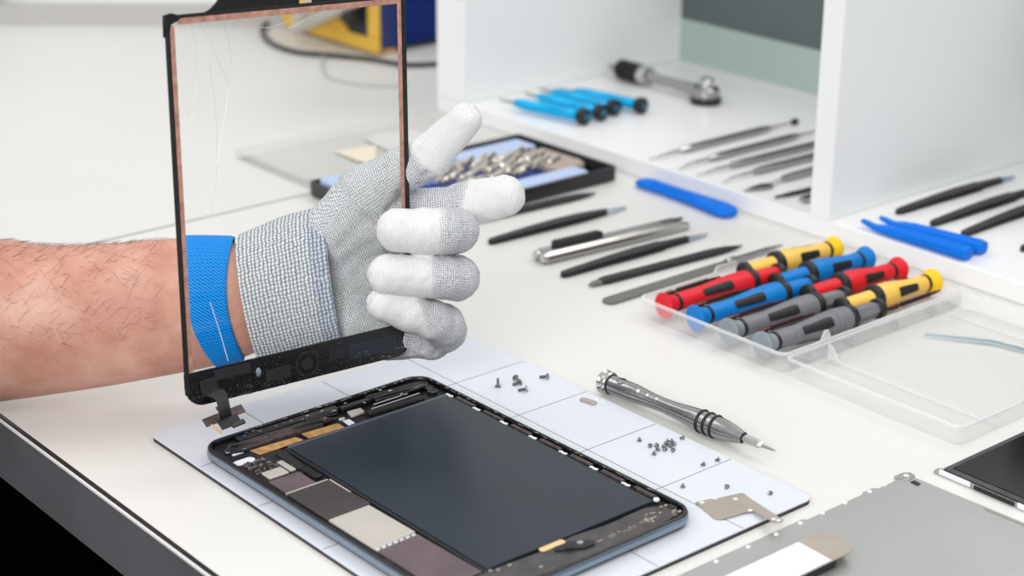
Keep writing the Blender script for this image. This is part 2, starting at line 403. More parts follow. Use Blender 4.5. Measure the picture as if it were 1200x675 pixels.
# logic board along the near long side
part('circuit_board', 'blackp', [(-90, -64.3), (78, -62.6), (78, -38.2), (-50, -39.8), (-72, -38), (-92, -45)], 4.4, 5.0)
part('oval_sticker', 'labelw', (-75.4, -70.2, -64.6, -53.6), 5.0, 5.25, .1, 2.4)
part('metal_shield', 'shieldl', (-56.2, -48.9, -60.4, -49.8), 5, 6.1, .3)
part('metal_shield', 'shieldl', (-61.5, -49.6, -48.4, -45.4), 5, 6.0, .3)
part('chip', 'shieldp', (-47.2, -32.2, -62.2, -45.7), 5, 5.7, label='purple brown chip')
part('connector', 'blackp', (-48, -35.6, -44.4, -40.2), 5, 6.4)
part('flex_ribbon', 'blackm', [(-70, -43.8), (-70, -38.2), (-50, -40.2), (-49, -44.6)], 5, 5.7)
part('metal_shield', 'shieldd', [(-30.6, -63.2), (.7, -62.8), (0, -38.8), (-30.6, -40.4)], 5, 6.3, .3, label='large dark brown shield with pale edge')
part('shield_edge', 'shieldl', (-31.5, -30.7, -63.2, -40.6), 5, 6.35)
part('shield_edge', 'shieldl', (-30.5, -14, -40.3, -39.4), 5, 6.35)
part('metal_shield', 'shieldl', [(1.4, -62.6), (35.2, -62.2), (34, -39.6), (1.2, -40.6)], 5, 6.4, .4, label='large pale beige shield')
part('metal_shield', 'shieldp', [(37, -62), (78.5, -61.6), (78.5, -38.4), (36, -39.8)], 5, 6.0, .3, label='purple grey shield')
m_ = MB()
for k in range(7): m_.box((35.9-.07*k, -60.8+3.2*k, 5.6), (1.0, 2.0, 1.2))
m_.build('solder_tabs', M['labelw'], tb, bevel=.2)
m_ = MB(); m2 = MB()
for k in range(90):
    x, y = rnd.uniform(-70, -57), rnd.uniform(-62.5, -50)
    (m_ if k % 3 else m2).box((x, y, 5.3), (rnd.uniform(.6, 1.8), rnd.uniform(.5, 1.4), rnd.uniform(.5, 1.3)))
for k in range(18):
    x = rnd.uniform(-56, -34); m_.box((x, rnd.choice([-49.2, -44.9, -62.6])+rnd.uniform(-.2, .2), 5.3), (rnd.uniform(.5, 1.2), .5, .9))
for k in range(14): m2.box((40+k*2.6, -63+rnd.uniform(-.3, .5), 5.2), (rnd.uniform(.6, 1.6), rnd.uniform(.5, 1), .9))
m_.build('surface_parts', M['steel'], tb)['kind'] = 'stuff'; m2.build('surface_parts', M['browntape'], tb)['kind'] = 'stuff'
# far short side: foils, speaker bar, camera
part('copper_foil', 'foil', [(-80.6, -51), (-79.4, -26.2), (-74.2, -25), (-74, -49.6)], 4.9, 5.5)
part('copper_foil', 'foil', [(-80.6, -21.8), (-79.2, -1.4), (-73.2, -1.6), (-74.4, -21.9)], 4.9, 5.5)
part('antenna_block', 'browntape', (-90, -82, -54, -8), 4.4, 6.3)
part('antenna_block', 'blackp', (-96, -91, -50, 8), 4.4, 6.6, .5)
m_ = MB()
for y in range(-46, 8, 9): m_.cyl((-93.5, y, 6.6), (-93.5, y, 6.8), .7)
m_.build('rivets', M['steel'], tb)
part('speaker_bar', 'blackm', [(-95.4, 26), (-93, 58), (-88.4, 57.8), (-91, 27)], 4.4, 6.7, .5)
part('speaker_bar', 'blackm', [(-81.4, 16.5), (-79, 50), (-74.8, 49.2), (-77, 16.5)], 4.4, 6.3, .5)
part('connector', 'blackp', (-92.4, -89, 8, 26), 4.4, 6.9, .5)
part('coil_chip', 'shieldl', [(-87, 9.5), (-86.3, 17.4), (-81.8, 16.6), (-81, 8)], 4.4, 5.9, .4, label='crinkled silver foil square')
part('sticker', 'labelw', [(-80, 1.8), (-79.5, 5.6), (-74, 5.2), (-73.8, 1.2)], 5.2, 5.5, .1)
part('sticker', 'labelw', (-82.6, -80.9, -60, -53), 5.0, 5.3, .1)
for (x, y, r) in ((-90, 59.2, 2.6), (-84.6, 58.8, 2.4), (-79.6, 57.6, 2.7)):
    o = MB().lathe([(0, r), (1.6, r), (1.6, r*.72), (1.2, r*.6), (1.2, .05)], (x, y, 4.4), (0, 0, 1), 24, up=(1, 0, 0)).build('camera_lens', M['rim'], tb)
MB().lathe([(0, 1.3), (.6, 1.7), (29, 1.7), (30, 1.2)], (-87.6, 27, 6.2), (.05, 1, 0), 16).build('speaker_tube', M['glossblack'], tb)
MB().lathe([(0, 1.2), (.6, 1.5), (17, 1.5), (18, 1.1)], (-89.0, -14, 6.0), (.06, 1, 0), 16).build('antenna_tube', M['glossblack'], tb)
MB().lathe([(0, 1.4), (.6, 1.8), (10, 1.8), (11, 1.2)], (-85.5, -62, 5.4), (.35, 1, 0), 16).build('antenna_tube', M['glossblack'], tb)
part('bracket', 'bit', (-86.5, -81.5, -7.5, -3.5), 5.4, 7.1, .4); part('bracket', 'shieldl', (-84.8, -83.0, -6.8, -4.6), 7.1, 7.4, .2)
part('bracket', 'shieldl', (-81.2, -79.6, .2, 3.4), 5.6, 6.9, .4)
part('metal_strip', 'shieldl', (-84.6, -83.9, 24, 45), 6.1, 6.6, .1); part('metal_strip', 'shieldl', (-81.0, -80.3, 20, 50), 6.2, 6.6, .1)
m_ = MB()
for k in range(60):
    y = rnd.uniform(-58, 60); m_.box((-97.2+rnd.uniform(-.5, .6), y, 7.1), (rnd.uniform(.2, .7), rnd.uniform(.5, 2.6), .25))
for k in range(60):
    x = rnd.uniform(-90, 92); m_.box((x, 64.6+.01*x+rnd.uniform(-.5, .5), 7.1), (rnd.uniform(.5, 2.6), rnd.uniform(.2, .5), .22))
m_.build('rim_glue', M['dsteel'], tb)['kind'] = 'stuff'
m_ = MB()
for k in range(26): m_.box((rnd.uniform(-96, -84), rnd.uniform(-56, 56), 6.2+rnd.uniform(0, .7)), (rnd.uniform(.5, 1.6), rnd.uniform(.6, 2.4), .5), rz=rnd.uniform(-.3, .3))
m_.build('metal_clips', M['dsteel'], tb)
MB().tube(spline([(-88, -22, 6), (-85, -18, 7.4), (-84, -8, 7), (-82, 0, 6.4)]), .8).build('antenna_wire', M['cable'], tb)
MB().tube(spline([(-86, -60, 5.5), (-88, -57, 7), (-86, -50, 6.6), (-84, -44, 6)]), .8).build('antenna_wire', M['cable'], tb)
# far long side: brown pads between bright clips
cx = [-69.3, -47.8, -26.7, -5.2, 16.5, 37.8, 59.2]
for i, x in enumerate(cx):
    part('foam_pad', 'browntape', [(x+4, 61.5+.01*x), (x+18.4, 61.7+.01*x), (x+18.4, 64+.01*x), (x+4, 63.8+.01*x)], 4.4, 6.5, .3)
    o = MB().box((x-1.2, 60.9+.01*x, 6.3), (2.2, 1.2, .7), .3).box((x+1.4, 60.9+.01*x, 6.3), (2.6, 1.4, .7), .3).build('retaining_clip', M['labelw'], tb, bevel=.25)
MB().lathe([(0, 1.5), (.8, 1.4), (1.0, .9)], (78.6, 62.2, 5.6), (0, 0, 1), 14, up=(1, 0, 0)).build('retaining_clip', M['labelw'], tb)
# near short side
part('lower_film', 'greytape', [(80.5, -64), (96.5, -63), (97, 50), (93, 62), (86, 63), (81, 52), (82, 30), (80, 10), (81.6, -10), (80, -36)], 4.4, 6.35, .4)
part('contact_pad', 'goldpad', (79.6, 83.0, -9.3, 4.4), 6.35, 6.75, .15, 1.4)
part('home_button_bracket', 'blackp', [(83.5, -3.5), (86, -5), (92, 6), (92.5, 12), (89, 13.5), (84.5, 6)], 6.35, 7.4, .4)
MB().lathe([(0, 1.9), (.5, 1.9), (.5, 1.5)], (88, 1.5, 7.3), (0, 0, 1), 18, up=(1, 0, 0)).build('button_ring', M['blackm'], tb)
MB().box((87.9, 7.6, 7.5), (2.4, 2.8, .5), .2).build('button_contact', M['steel'], tb, bevel=.3)
m_ = MB(); m2 = MB()
for k in range(20): m_.box((rnd.uniform(84, 96), rnd.uniform(44, 62), 6.5), (rnd.uniform(.5, 1.6), rnd.uniform(.5, 2.2), .5), rz=rnd.uniform(-.4, .6))
for k in range(16): m_.box((91+rnd.uniform(-1, 1), rnd.uniform(16, 44), 6.4), (.5, rnd.uniform(1, 4), .2), rz=rnd.uniform(-.2, .2))
for (x, y) in ((81.1, -36.3), (82.5, -33.2), (82.6, -27.1), (92, -18)): m2.cyl((x, y, 6), (x, y, 6.8), 1.1, .9)
m_.build('film_residue', M['taupe'], tb); m2.build('screw_posts', M['steel'], tb)
part('port_recess', 'blackp', (86.5, 90.5, 60.5, 63.5), 6.3, 6.8, .2)

# ================================================================== DIGITISER FRAME
fr = thing('touch_panel', 'black bordered glass touch panel with copper strips, held upright by the gloved hand', 'touch panel', (-91.68, -11.69, 129.79), rot=(-.0785, .0523, 1.5743))
# local x = width, local z = height, -y faces the camera side
def fpart(nm, mname, b, z0=-.6, z1=.6, bev=.15, label=None):
    o = MB().prism(b, z0, z1).build(nm, M[mname], fr, bevel=bev, rot=(PI/2, 0, 0))
    if label: o['label'] = label
    return o
def bx(x0, x1, y0, y1): return [(x0, y0), (x1, y0), (x1, y1), (x0, y1)]
fpart('glass_pane', 'glass', rrect(-63.4, 63.6, -96.6, 80.6, 4), -.2, .2, 0)
fpart('side_border', 'blackp', bx(-65.0, -62.9, -90, 82.5), label='black left border')
fpart('side_border', 'blackp', bx(62.2, 65.2, -90, 82.5), label='black right border')
fpart('copper_strip', 'copperm', bx(-62.9, -60.8, -79.6, 79), -.2, .9)
fpart('copper_strip', 'copperm', bx(60.4, 62.2, -79.6, 82), -.2, .9)
fpart('copper_strip', 'copperm', bx(-58.5, 60.4, 79.2, 81.8), -.2, .9)
fpart('top_rail', 'blackp', bx(-65, 65, 81.8, 83.4))
# bottom bezel with rounded corners
bb = [(65.2, -79.8), (-65.2, -79.8)]
for k in range(9):
    a = PI+k*PI/2/8; bb.append((-55.2+10*math.cos(a), -86.4+10*math.sin(a)))
for k in range(9):
    a = -PI/2+k*PI/2/8; bb.append((55.2+10*math.cos(a), -86.4+10*math.sin(a)))
fpart('bottom_bezel', 'rim', bb, -.55, .55)
# top bezel with the camera hole, broken away at the left corner
tp = [(-45, 83.4), (-42, 84.6), (-39, 87), (-36.5, 90), (-35, 94), (-34, 98), (4.6, 98), (4.6, 83.4)]
fpart('top_bezel', 'rim', tp)
fpart('top_bezel', 'rim', [(12, 83.4), (12, 98), (56, 98), (61, 96.5), (64.2, 93), (65.2, 88), (65.2, 83.4)])
fpart('top_bezel', 'rim', [(4.6, 98), (12, 98), (12, 90), (10, 91.5), (6.4, 91.5), (4.6, 90)])
# details on the back of the bottom bezel
fy = -.75
m_ = MB(); m_.lathe([(0, 6.6), (.35, 6.6), (.35, 5.6), (0, 5.6)], (1.5, -.55, -88.5), (0, -1, 0), 32, cap=False).lathe([(0, 3.2), (.3, 3.2), (.3, 2.6)], (1.5, -.55, -88.5), (0, -1, 0), 24)
m_.build('home_button_ring', M['blackm'], fr)
def fbox(nm, m, x0, x1, z0, z1, t=.5, bev=.1, y=-.55):
    return MB().b2(x0, x1, y-t, y, z0, z1).build(nm, M[m], fr, bevel=bev)
fbox('dark_window', 'battery', 26, 55, -92, -84, .15)
fbox('tape_patch', 'blackm', -50, -30, -86, -81, .35)
fbox('tape_patch', 'blackm', -22, -8, -93, -87, .35)
fbox('tape_patch', 'blackm', 14, 24, -90, -84, .35)
m_ = MB(); m3 = MB()
for k in range(420):
    x = rnd.uniform(-62, 60) if k % 2 else rnd.gauss(-30, 18)
    x = max(-62, min(60, x)); z = -96.5+abs(rnd.gauss(0, 3.2)) if rnd.random() < .7 else rnd.uniform(-96, -82)
    s_ = rnd.uniform(.12, .42)
    if x < -54 or x > 54: z = max(z, -92)
    (m_ if k % 3 else m3).box((x, -.62, z), (s_*rnd.uniform(.6, 2), .18, s_), rot=Euler((0, rnd.uniform(0, 3), 0)))
m_.build('glue_specks', M['steel'], fr)['kind'] = 'stuff'; m3.build('glue_specks', M['greytape'], fr)['kind'] = 'stuff'
MB().lathe([(0, 1.4), (.6, 1.2), (.8, .4)], (-26, -.55, -87), (0, -1, 0), 16, sy=1.7).build('sensor_dot', M['tip'], fr)
m_ = MB()
for k in range(60):
    z = rnd.uniform(-80, 80); m_.box((63.9+rnd.uniform(-1, 1), -.65, z), (rnd.uniform(.3, 1.1), .2, rnd.uniform(.3, 1.6)))
    if k % 3 == 0: m_.box((-64+rnd.uniform(-.8, .8), -.65, rnd.uniform(-80, 80)), (rnd.uniform(.3, .9), .2, rnd.uniform(.3, 1.6)))
m_.build('glue_residue', M['rim'], fr)['kind'] = 'stuff'
m_ = MB()
m_.prism([(-65.4, 83.6), (-62, 84.4), (-58, 83.3), (-56, 82.6), (-59, 80.6), (-62.0, 79.6), (-63.2, 75), (-65.8, 74)], -1, .9)
m_.build('broken_corner', M['rim'], fr, rot=(PI/2, 0, 0), bevel=.2)
# fine glue threads hanging in the opening
th_ = MB()
for pts in ([(-48, 79), (-42, 68), (-37, 56), (-34, 50)], [(-36, 79), (-33, 66), (-34, 52), (-40, 26), (-44, 12)],
            [(-52, 79), (-50, 62), (-53, 44), (-56, 30)], [(-44, 62), (-42, 38), (-43, 12), (-48, -12)], [(-30, 79), (-14, 74), (2, 77), (14, 80)], [(-8, 80), (-2, 73), (8, 76), (20, 79)]):
    th_.tube([(x, -.35, z) for x, _, z in [(p.x, 0, p.z) for p in spline([(a, 0, b) for a, b in pts])]], .10, 4)
o = th_.build('glue_thread', M['strand'], fr)
MB().tube(spline([(-50, -.5, -48), (-46, -.5, -62), (-42, -.5, -78)]), .16, 5).build('glue_thread', M['labelw'], fr)
# flex ribbon with its connector
fl = []
path = spline([(-53.5, -1.0, -84), (-53, -1.2, -89.5), (-50, -1.8, -91.5), (-49, -5, -94), (-49.5, -7.4, -98), (-48.5, -6.6, -101.5), (-47, -4.4, -103.6)], 6)
m_ = MB(); vs = []; fs = []
for i, p in enumerate(path):
    w_ = 4.4 if i < 12 else max(3.1, 4.4-.3*(i-12))
    for dx, dy in ((-w_, -.12), (w_, -.12), (w_, .12), (-w_, .12)): vs.append((p.x+dx, p.y+dy, p.z+.12*dx))
for i in range(len(path)-1):
    for k in range(4): fs.append((i*4+k, i*4+(k+1) % 4, i*4+4+(k+1) % 4, i*4+4+k))
fs += [(0, 1, 2, 3), tuple(len(vs)-4+k for k in (3, 2, 1, 0))]
o = m_.add(vs, fs).build('flex_ribbon', M['blackm'], fr)
cn = MB().box((0, 0, 0), (22, 4.4, .8)).build('connector_board', M['browntape'], fr, loc=(-47.5, -3.5, -102.8), rot=(.75, -.1, .05), bevel=.2)
MB().box((.5, -4.0, .3), (11, 5, .9)).build('connector_plate', M['blackm'], cn, bevel=.2)
MB().box((4, -6.4, .4), (7, 2.4, 1.5)).build('connector_block', M['blackp'], cn, bevel=.3)
m_ = MB()
for k in range(6): m_.box((-8.6+k*.5, -2.6-k*1.0, .6), (1.5, .8, .5), rz=.4)
m_.build('contact_row', M['foil'], cn, bevel=.1)
MB().box((2, 4.2, 0), (7, 2.4, .9)).build('connector_tab', M['browntape'], cn, bevel=.2)

# ================================================================== LEFT ARM AND GLOVED HAND
pr = thing('person', 'bare left forearm with a blue wrist strap and grey white-tipped glove gripping the touch panel', 'person', (-108.8, 23.2, 63.1), rot=(1.20786, -.00625, .87148))
def lerp(a, b, t): return a+(b-a)*t
# --- forearm: elliptical sections along the local x axis
arm_secs = [(-330, -32, 8, 48, 44), (-232, -18.2, 7, 42, 37), (-168.9, -14.6, 6, 39.2, 33), (-143.7, -15.3, 5, 35.8, 30), (-114.3, -12.9, 4, 34.6, 28),
            (-78.5, -8.0, 2, 33.2, 25), (-60, -6.4, 0, 31, 22.2), (-50, -6, -.5, 28.4, 19.5), (-38, -4, -1, 25, 16.5), (-25, 0, -2, 22, 14)]
def sec_at(x):
    for i in range(len(arm_secs)-1):
        if arm_secs[i][0] <= x <= arm_secs[i+1][0]:
            t = (x-arm_secs[i][0])/(arm_secs[i+1][0]-arm_secs[i][0]); a = arm_secs[max(i-1, 0)]; b = arm_secs[i]; c = arm_secs[i+1]; d = arm_secs[min(i+2, len(arm_secs)-1)]
            return [lerp(b[k], c[k], t) for k in range(1, 5)]
    return arm_secs[-1][1:] if x > 0 or x > arm_secs[-1][0] else arm_secs[0][1:]
NS = 56
rings = []
xs = np.linspace(-328, -26, 100)
secs = np.array([sec_at(x) for x in xs])
ker = np.ones(7)/7
sm = np.stack([np.convolve(np.pad(secs[:, k], 3, mode='edge'), ker, 'valid') for k in range(4)], 1)
def arm_pt(x, a, off=0.):
    i = min(max((x+328)/302*99, 0), 98.999); j = int(i); t = i-j
    cy, cz, ry, rz_ = sm[j]*(1-t)+sm[j+1]*t
    # a little muscle and tendon shape so the section is not a plain ellipse
    k = 1+.035*math.sin(2*a+.6+x*.012)+.02*math.sin(3*a+x*.03)
    return (x, cy+(ry*k+off)*math.sin(a), cz+(rz_*k+off)*math.cos(a))
for x in xs: rings.append([arm_pt(x, 2*PI*k/NS) for k in range(NS)])
arm = MB().rings(rings).build('forearm', M['skin'], pr, angle=80)
# --- arm hair: short fine strands lying on the skin
hm = MB()
for k in range(1500):
    x = rnd.uniform(-235, -88); a = rnd.uniform(-.4, PI+.5)
    if rnd.random() < .45: a = rnd.gauss(PI/2, .45)
    L_ = rnd.uniform(3, 8.5); da = rnd.uniform(-.16, .22); bend = rnd.uniform(-.05, .05); lift = rnd.uniform(.3, 1.5)
    pts = []
    for j in range(5):
        t = j/4; pts.append(arm_pt(min(x+L_*t*.8, -82), a+da*t+bend*t*t, .05+lift*math.sin(t*PI*.6)))
    hm.tube(pts, [.05, .05, .045, .035, .015], 3, False)
h = hm.build('arm_hair', M['hair'], arm, smooth=True); h['kind'] = 'stuff'
# --- wrist strap
def uvmesh(o, uv):
    me = o.data; l = me.uv_layers.new(name='cloth'); vi = np.zeros(len(me.loops), int); me.loops.foreach_get('vertex_index', vi)
    l.data.foreach_set('uv', np.asarray(uv, np.float32)[vi].ravel())
def sleeve(nm, m, fx0, fx1, off0, off1, th_, parent, nx=16, ns=72, flare=None):
    """a thin tube of cloth round the arm; fx0/fx1 give its two ends at each angle"""
    vs = []; uv = []; fs = []
    for side in (0, 1):
        for i in range(nx+1):
            t = i/nx
            for k in range(ns+1):
                a = 2*PI*k/ns; x = lerp(fx0(a), fx1(a), t)
                off = lerp(off0, off1, t)+(th_ if side == 0 else 0)+(flare(t, a) if flare else 0)
                if side == 0 and (i == 0 or i == nx): off -= th_*.45
                vs.append(arm_pt(x, a, off)); uv.append((x, a*30))
    n = ns+1; B = (nx+1)*n
    for i in range(nx):
        for k in range(ns):
            fs.append((i*n+k, i*n+k+1, (i+1)*n+k+1, (i+1)*n+k)); fs.append((B+i*n+k, B+(i+1)*n+k, B+(i+1)*n+k+1, B+i*n+k+1))
    for k in range(ns):
        fs.append((k, B+k, B+k+1, k+1)); fs.append((nx*n+k, nx*n+k+1, B+nx*n+k+1, B+nx*n+k))
    mb = MB().add(vs, fs)
    me = bpy.data.meshes.new(nm); me.from_pydata([(v[0]*S, v[1]*S, v[2]*S) for v in mb.v], [], mb.f); me.materials.append(m)
    me.polygons.foreach_set('use_smooth', [True]*len(me.polygons)); me.set_sharp_from_angle(angle=math.radians(60))
    o = bpy.data.objects.new(nm, me); col.objects.link(o); o.parent = parent; uvmesh(o, uv); return o
sx0 = lambda a: -75.5-.11*(math.sin(a)*31)*.9 + 3.4*math.cos(a) + (math.sin(a))**2*(0 if math.sin(a) > 0 else 10.)
sx1 = lambda a: -56.0-.08*(math.sin(a)*31) + 2.2*math.cos(a) + 5.2*(math.sin(a))**2
sleeve('wrist_strap', M['strap'], sx0, sx1, .4, .5, 1.1, pr, flare=lambda t, a: 2.2*t*t*max(0, math.sin(a))**4)
# --- glove hand from a blended distance field
seg = []   # (p0, p1, r0, r1, group, finger, along0)
V3 = lambda *a: np.array(a, float)
palm = [((-34, 8, -2), (14, 29, -4.5), 15, 13.5), ((-34, 2, -3), (14, 8, -10.0), 16, 13.5), ((-32, -6, -3), (14, -14.5, -15), 15, 12.5),
        ((-30, 14, -2), (17, 40.5, -3), 14, 12), ((-34, 12, -1), (-14, 27, 1), 15, 14.5), ((-14, 27, 1), (14, 49, 1), 14.5, 13),
        ((-26, -10, -3), (22, -19, -13), 14, 12.5), ((2, -20, -8), (27, -23.5, -13), 13, 11)]
fing = {
 'middle': [((15.5, 30.5, -4.3), (51, 29.8, -1), 12, 11.2), ((51, 29.8, -1), (58, 29.4, 6), 11.2, 10.4), ((58, 29.4, 6), (57.8, 29.1, 15.5), 10.4, 10.6), ((57.8, 29.1, 15.5), (52, 28.7, 23.2), 10.6, 10.8), ((52, 28.7, 23.2), (43, 28.4, 26), 10.8, 10.9), ((43, 28.4, 26), (30.2, 28.9, 28.4), 10.9, 10.7)],
 'ring': [((16.3, 7.8, -10.5), (50, 6.8, -7), 12, 11), ((50, 6.8, -7), (58, 6.2, 0), 11, 10.6), ((58, 6.2, 0), (57.6, 5.8, 9.5), 10.6, 10.7), ((57.6, 5.8, 9.5), (51, 6.4, 17.6), 10.7, 10.3), ((51, 6.4, 17.6), (42, 7.1, 21.4), 10.3, 10.2), ((42, 7.1, 21.4), (25.2, 7.4, 25.4), 10.2, 10.3)],
 'pinky': [((17, -18, -15), (44, -24.6, -13), 12, 10.4), ((44, -24.6, -13), (52, -20.5, -6), 10.4, 10), ((52, -20.5, -6), (51.4, -17.4, 2), 10, 10), ((51.4, -17.4, 2), (46, -14.8, 9.8), 10, 9.5), ((46, -14.8, 9.8), (35, -10.8, 16.6), 9.5, 9.2), ((35, -10.8, 16.6), (22.8, -6.8, 21.6), 9.2, 8.5)],
 'index': [((17, 40.5, -4), (47, 40.6, -9), 11.6, 10.4), ((47, 40.6, -9), (64, 43.6, -6.6), 10.4, 10.4), ((64, 43.6, -6.6), (81.6, 47.2, -2), 11.4, 10.4)],
 'thumb': [((12, 48, 1), (31, 59.5, 5), 13, 11.6), ((31, 59.5, 5), (44, 66, 9), 11.2, 10.2), ((44, 66, 9), (62.4, 83.2, 18.5), 10.6, 8.4)],
}
def back(seg_, d0, d1):
    (a, b, r0, r1) = seg_
    return ((a[0], a[1], a[2]-d0), (b[0], b[1], b[2]-d1), r0, r1)
palm = [back(s_, .5, 3.6 if i_ in (2, 6, 7) else 2.2) for i_, s_ in enumerate(palm)]
for nm_ in ('middle', 'ring', 'pinky'): fing[nm_][0] = back(fing[nm_][0], 2.2, 1.6); fing[nm_][1] = back(fing[nm_][1], 1.6, 0)
def cap(P, a, b, r0, r1):
    a = V3(*a); b = V3(*b); d = b-a; L2 = d@d
    t = np.clip(((P-a)@d)/L2, 0, 1)
    return np.linalg.norm(P-a-t[:, None]*d, axis=1)-(r0+(r1-r0)*t), t
def smin(a, b, k):
    h_ = np.clip(.5+.5*(b-a)/k, 0, 1); return b*(1-h_)+a*h_-k*h_*(1-h_)
creases = [((28, 50, 10), (50, 52, -2), 2.2, 2.2), ((30, 70, 16), (46, 56, 16), 1.2, 1.2), ((24, 40, 8), (34, 52, 6), 1.4, 2.2), ((22, 60, 14), (40, 52, 10), 1.6, 1.5), ((26, 72, 12), (42, 56, 14), 1.3, 1.8), ((-10, -8, 10), (14, 8, 6), 1.3, 3.0), ((-4, -20, 8), (16, -2, 4), 1.3, 2.5),
           ((40, -30, -6), (44, -14, 6), 1.3, 1.6), ((34, -32, -8), (36, -16, 2), 1.2, 1.6), ((6, 14, 8), (18, 24, 8), 1.0, 2.5), ((54, 35, -2), (55, 50, 8), .7, 1.0), ((0, 20, 12), (14, 34, 12), .8, 3), ((46, -32, -8), (52, -24, 6), .9, 1.4)]
def field(P):
    pd = None
    for s_ in palm:
        d, _ = cap(P, *s_); pd = d if pd is None else smin(pd, d, 9)
    tot = pd
    for nm, ch in fing.items():
        ds = [cap(P, *c)[0] for c in ch]
        tot_f = smin(pd, ds[0], 7)
        g_ = tot_f
        run = ds[0]
        for i in range(1, len(ds)): run = smin(run, ds[i], 3.0)
        tot = np.minimum(tot, np.minimum(g_, run))
    for a, b, dep, w in creases:
        d, _ = cap(P, a, b, 0, 0); tot = tot+dep*np.exp(-(d/w)**2)
    cfx = P[:, 0]-(-4.0-.125*(P[:, 1]-7)); tot = tot+np.clip((5-cfx)*.42, 0, 6.5)
    w3 = .16*np.sin(P[:, 0]*.42+P[:, 1]*.3)*np.sin(P[:, 1]*.37-P[:, 2]*.5+1)+.1*np.sin(P[:, 0]*.8-P[:, 1]*.7+P[:, 2]*.4)
    return tot+w3
def surface_net(h):
    lo = V3(-52, -42, -34); hi = V3(96, 98, 46)
    n = np.ceil((hi-lo)/h).astype(int)
    gx, gy, gz = [lo[i]+h*np.arange(n[i]) for i in range(3)]
    G = np.zeros(n)
    Y, Z = np.meshgrid(gy, gz, indexing='ij')
    for i, x in enumerate(gx):
        P = np.stack([np.full(Y.size, x), Y.ravel(), Z.ravel()], 1); G[i] = field(P).reshape(Y.shape)
    ins = G < 0
    idx = -np.ones(np.array(n)-1, int)
    c = np.zeros(np.array(n)-1, int)
    for dx in (0, 1):
        for dy in (0, 1):
            for dz in (0, 1): c += ins[dx:n[0]-1+dx, dy:n[1]-1+dy, dz:n[2]-1+dz]
    act = (c > 0) & (c < 8); ii = np.argwhere(act); idx[act] = np.arange(len(ii))
    acc = np.zeros((len(ii), 3)); cnt = np.zeros(len(ii))
    cor = [(a, b, d) for a in (0, 1) for b in (0, 1) for d in (0, 1)]
    for a in cor:
        for ax in range(3):
            if a[ax]: continue
            b = list(a); b[ax] = 1
            ga = G[tuple((ii+a).T)]; gb = G[tuple((ii+b).T)]; m_ = (ga < 0) != (gb < 0)
            t = np.where(m_, ga/(ga-gb+1e-12), 0); p = ii+np.array(a)+0.; p[:, ax] += t
            acc[m_] += p[m_]; cnt[m_] += 1
    V = lo+h*acc/cnt[:, None]
    F = []
    for ax in range(3):
        o1, o2 = [(1, 2), (2, 0), (0, 1)][ax]
        sl0 = [slice(1, n[k]-1) for k in range(3)]; sl0[ax] = slice(0, n[ax]-1); sl1 = list(sl0); sl1[ax] = slice(1, n[ax])
        A = ins[tuple(sl0)]; B = ins[tuple(sl1)]
        e = np.argwhere(A != B); base = e+1; base[:, ax] = e[:, ax]
        flip = A[tuple(e.T)]
        def at_(d1, d2):
            q_ = base.copy(); q_[:, o1] += d1; q_[:, o2] += d2; return idx[tuple(q_.T)]
        q4 = np.stack([at_(-1, -1), at_(0, -1), at_(0, 0), at_(-1, 0)], 1)
        q4[~flip] = q4[~flip][:, ::-1]; F.append(q4)
    F = np.concatenate(F)
    for it in range(3):
        e = .25; f0 = field(V)
        gr = np.stack([(field(V+np.eye(3)[k]*e)-field(V-np.eye(3)[k]*e))/(2*e) for k in range(3)], 1)
        gl = np.maximum((gr**2).sum(1), .25); V = V-gr*(f0/gl)[:, None]*.8
    return V, F
V, F = surface_net(1.0)
# which finger and how far along it each point lies
allseg = [(s_, 'palm', i, 0) for i, s_ in enumerate(palm)]
for nm, ch in fing.items():
    L0 = 0
    for i, c in enumerate(ch):
        allseg.append((c, nm, i, L0)); L0 += np.linalg.norm(V3(*c[1])-V3(*c[0]))
D = np.stack([cap(V, *s_[0])[0] for s_ in allseg], 1); T_ = np.stack([cap(V, *s_[0])[1] for s_ in allseg], 1)
best = D.argmin(1)
UV = np.zeros((len(V), 2)); ftag = np.zeros(len(V), int); names = ['palm', 'middle', 'ring', 'pinky', 'index', 'thumb']
coat = np.zeros(len(V), bool); wht = np.zeros(len(V))
for k, (s_, nm, i, L0) in enumerate(allseg):
    m_ = best == k
    if not m_.any(): continue
    if nm == 'palm':
        a = math.radians(24); X = V[m_]
        UV[m_, 0] = X[:, 0]*math.cos(a)+X[:, 1]*math.sin(a); UV[m_, 1] = -X[:, 0]*math.sin(a)+X[:, 1]*math.cos(a)+X[:, 2]*.6
    else:
        a = V3(*s_[0]); d = V3(*s_[1])-a; Ls = np.linalg.norm(d); d /= Ls
        X = V[m_]-a; UV[m_, 0] = L0+X@d
        n1 = np.cross(d, V3(0, 1, 0) if abs(d[1]) < .8 else V3(1, 0, 0)); n1 /= np.linalg.norm(n1); n2 = np.cross(d, n1)
        UV[m_, 1] = np.arctan2(X@n2, X@n1)*10.5
        ftag[m_] = names.index(nm)
        c_ = {'middle': i >= 4, 'ring': i >= 4, 'pinky': i >= 4, 'index': i >= 1, 'thumb': i >= 1}[nm]
        if c_:
            x = V[m_]
            dst = {'middle': 50.5-x[:, 0], 'ring': 46.5-x[:, 0], 'pinky': 41-.3*(x[:, 1]+10)-x[:, 0], 'index': x[:, 0]-.22*(x[:, 1]-44)-62.0,
                   'thumb': (x[:, 0]*.66+x[:, 1]*.6+x[:, 2]*.35)-(38*.66+70*.6+9*.35+1)}[nm]
            coat[m_] = dst > 0; wht[m_] = np.clip((dst+3.5)/5, 0, 1)
fc = coat[F].sum(1) >= 2
ft = ftag[F].max(1)
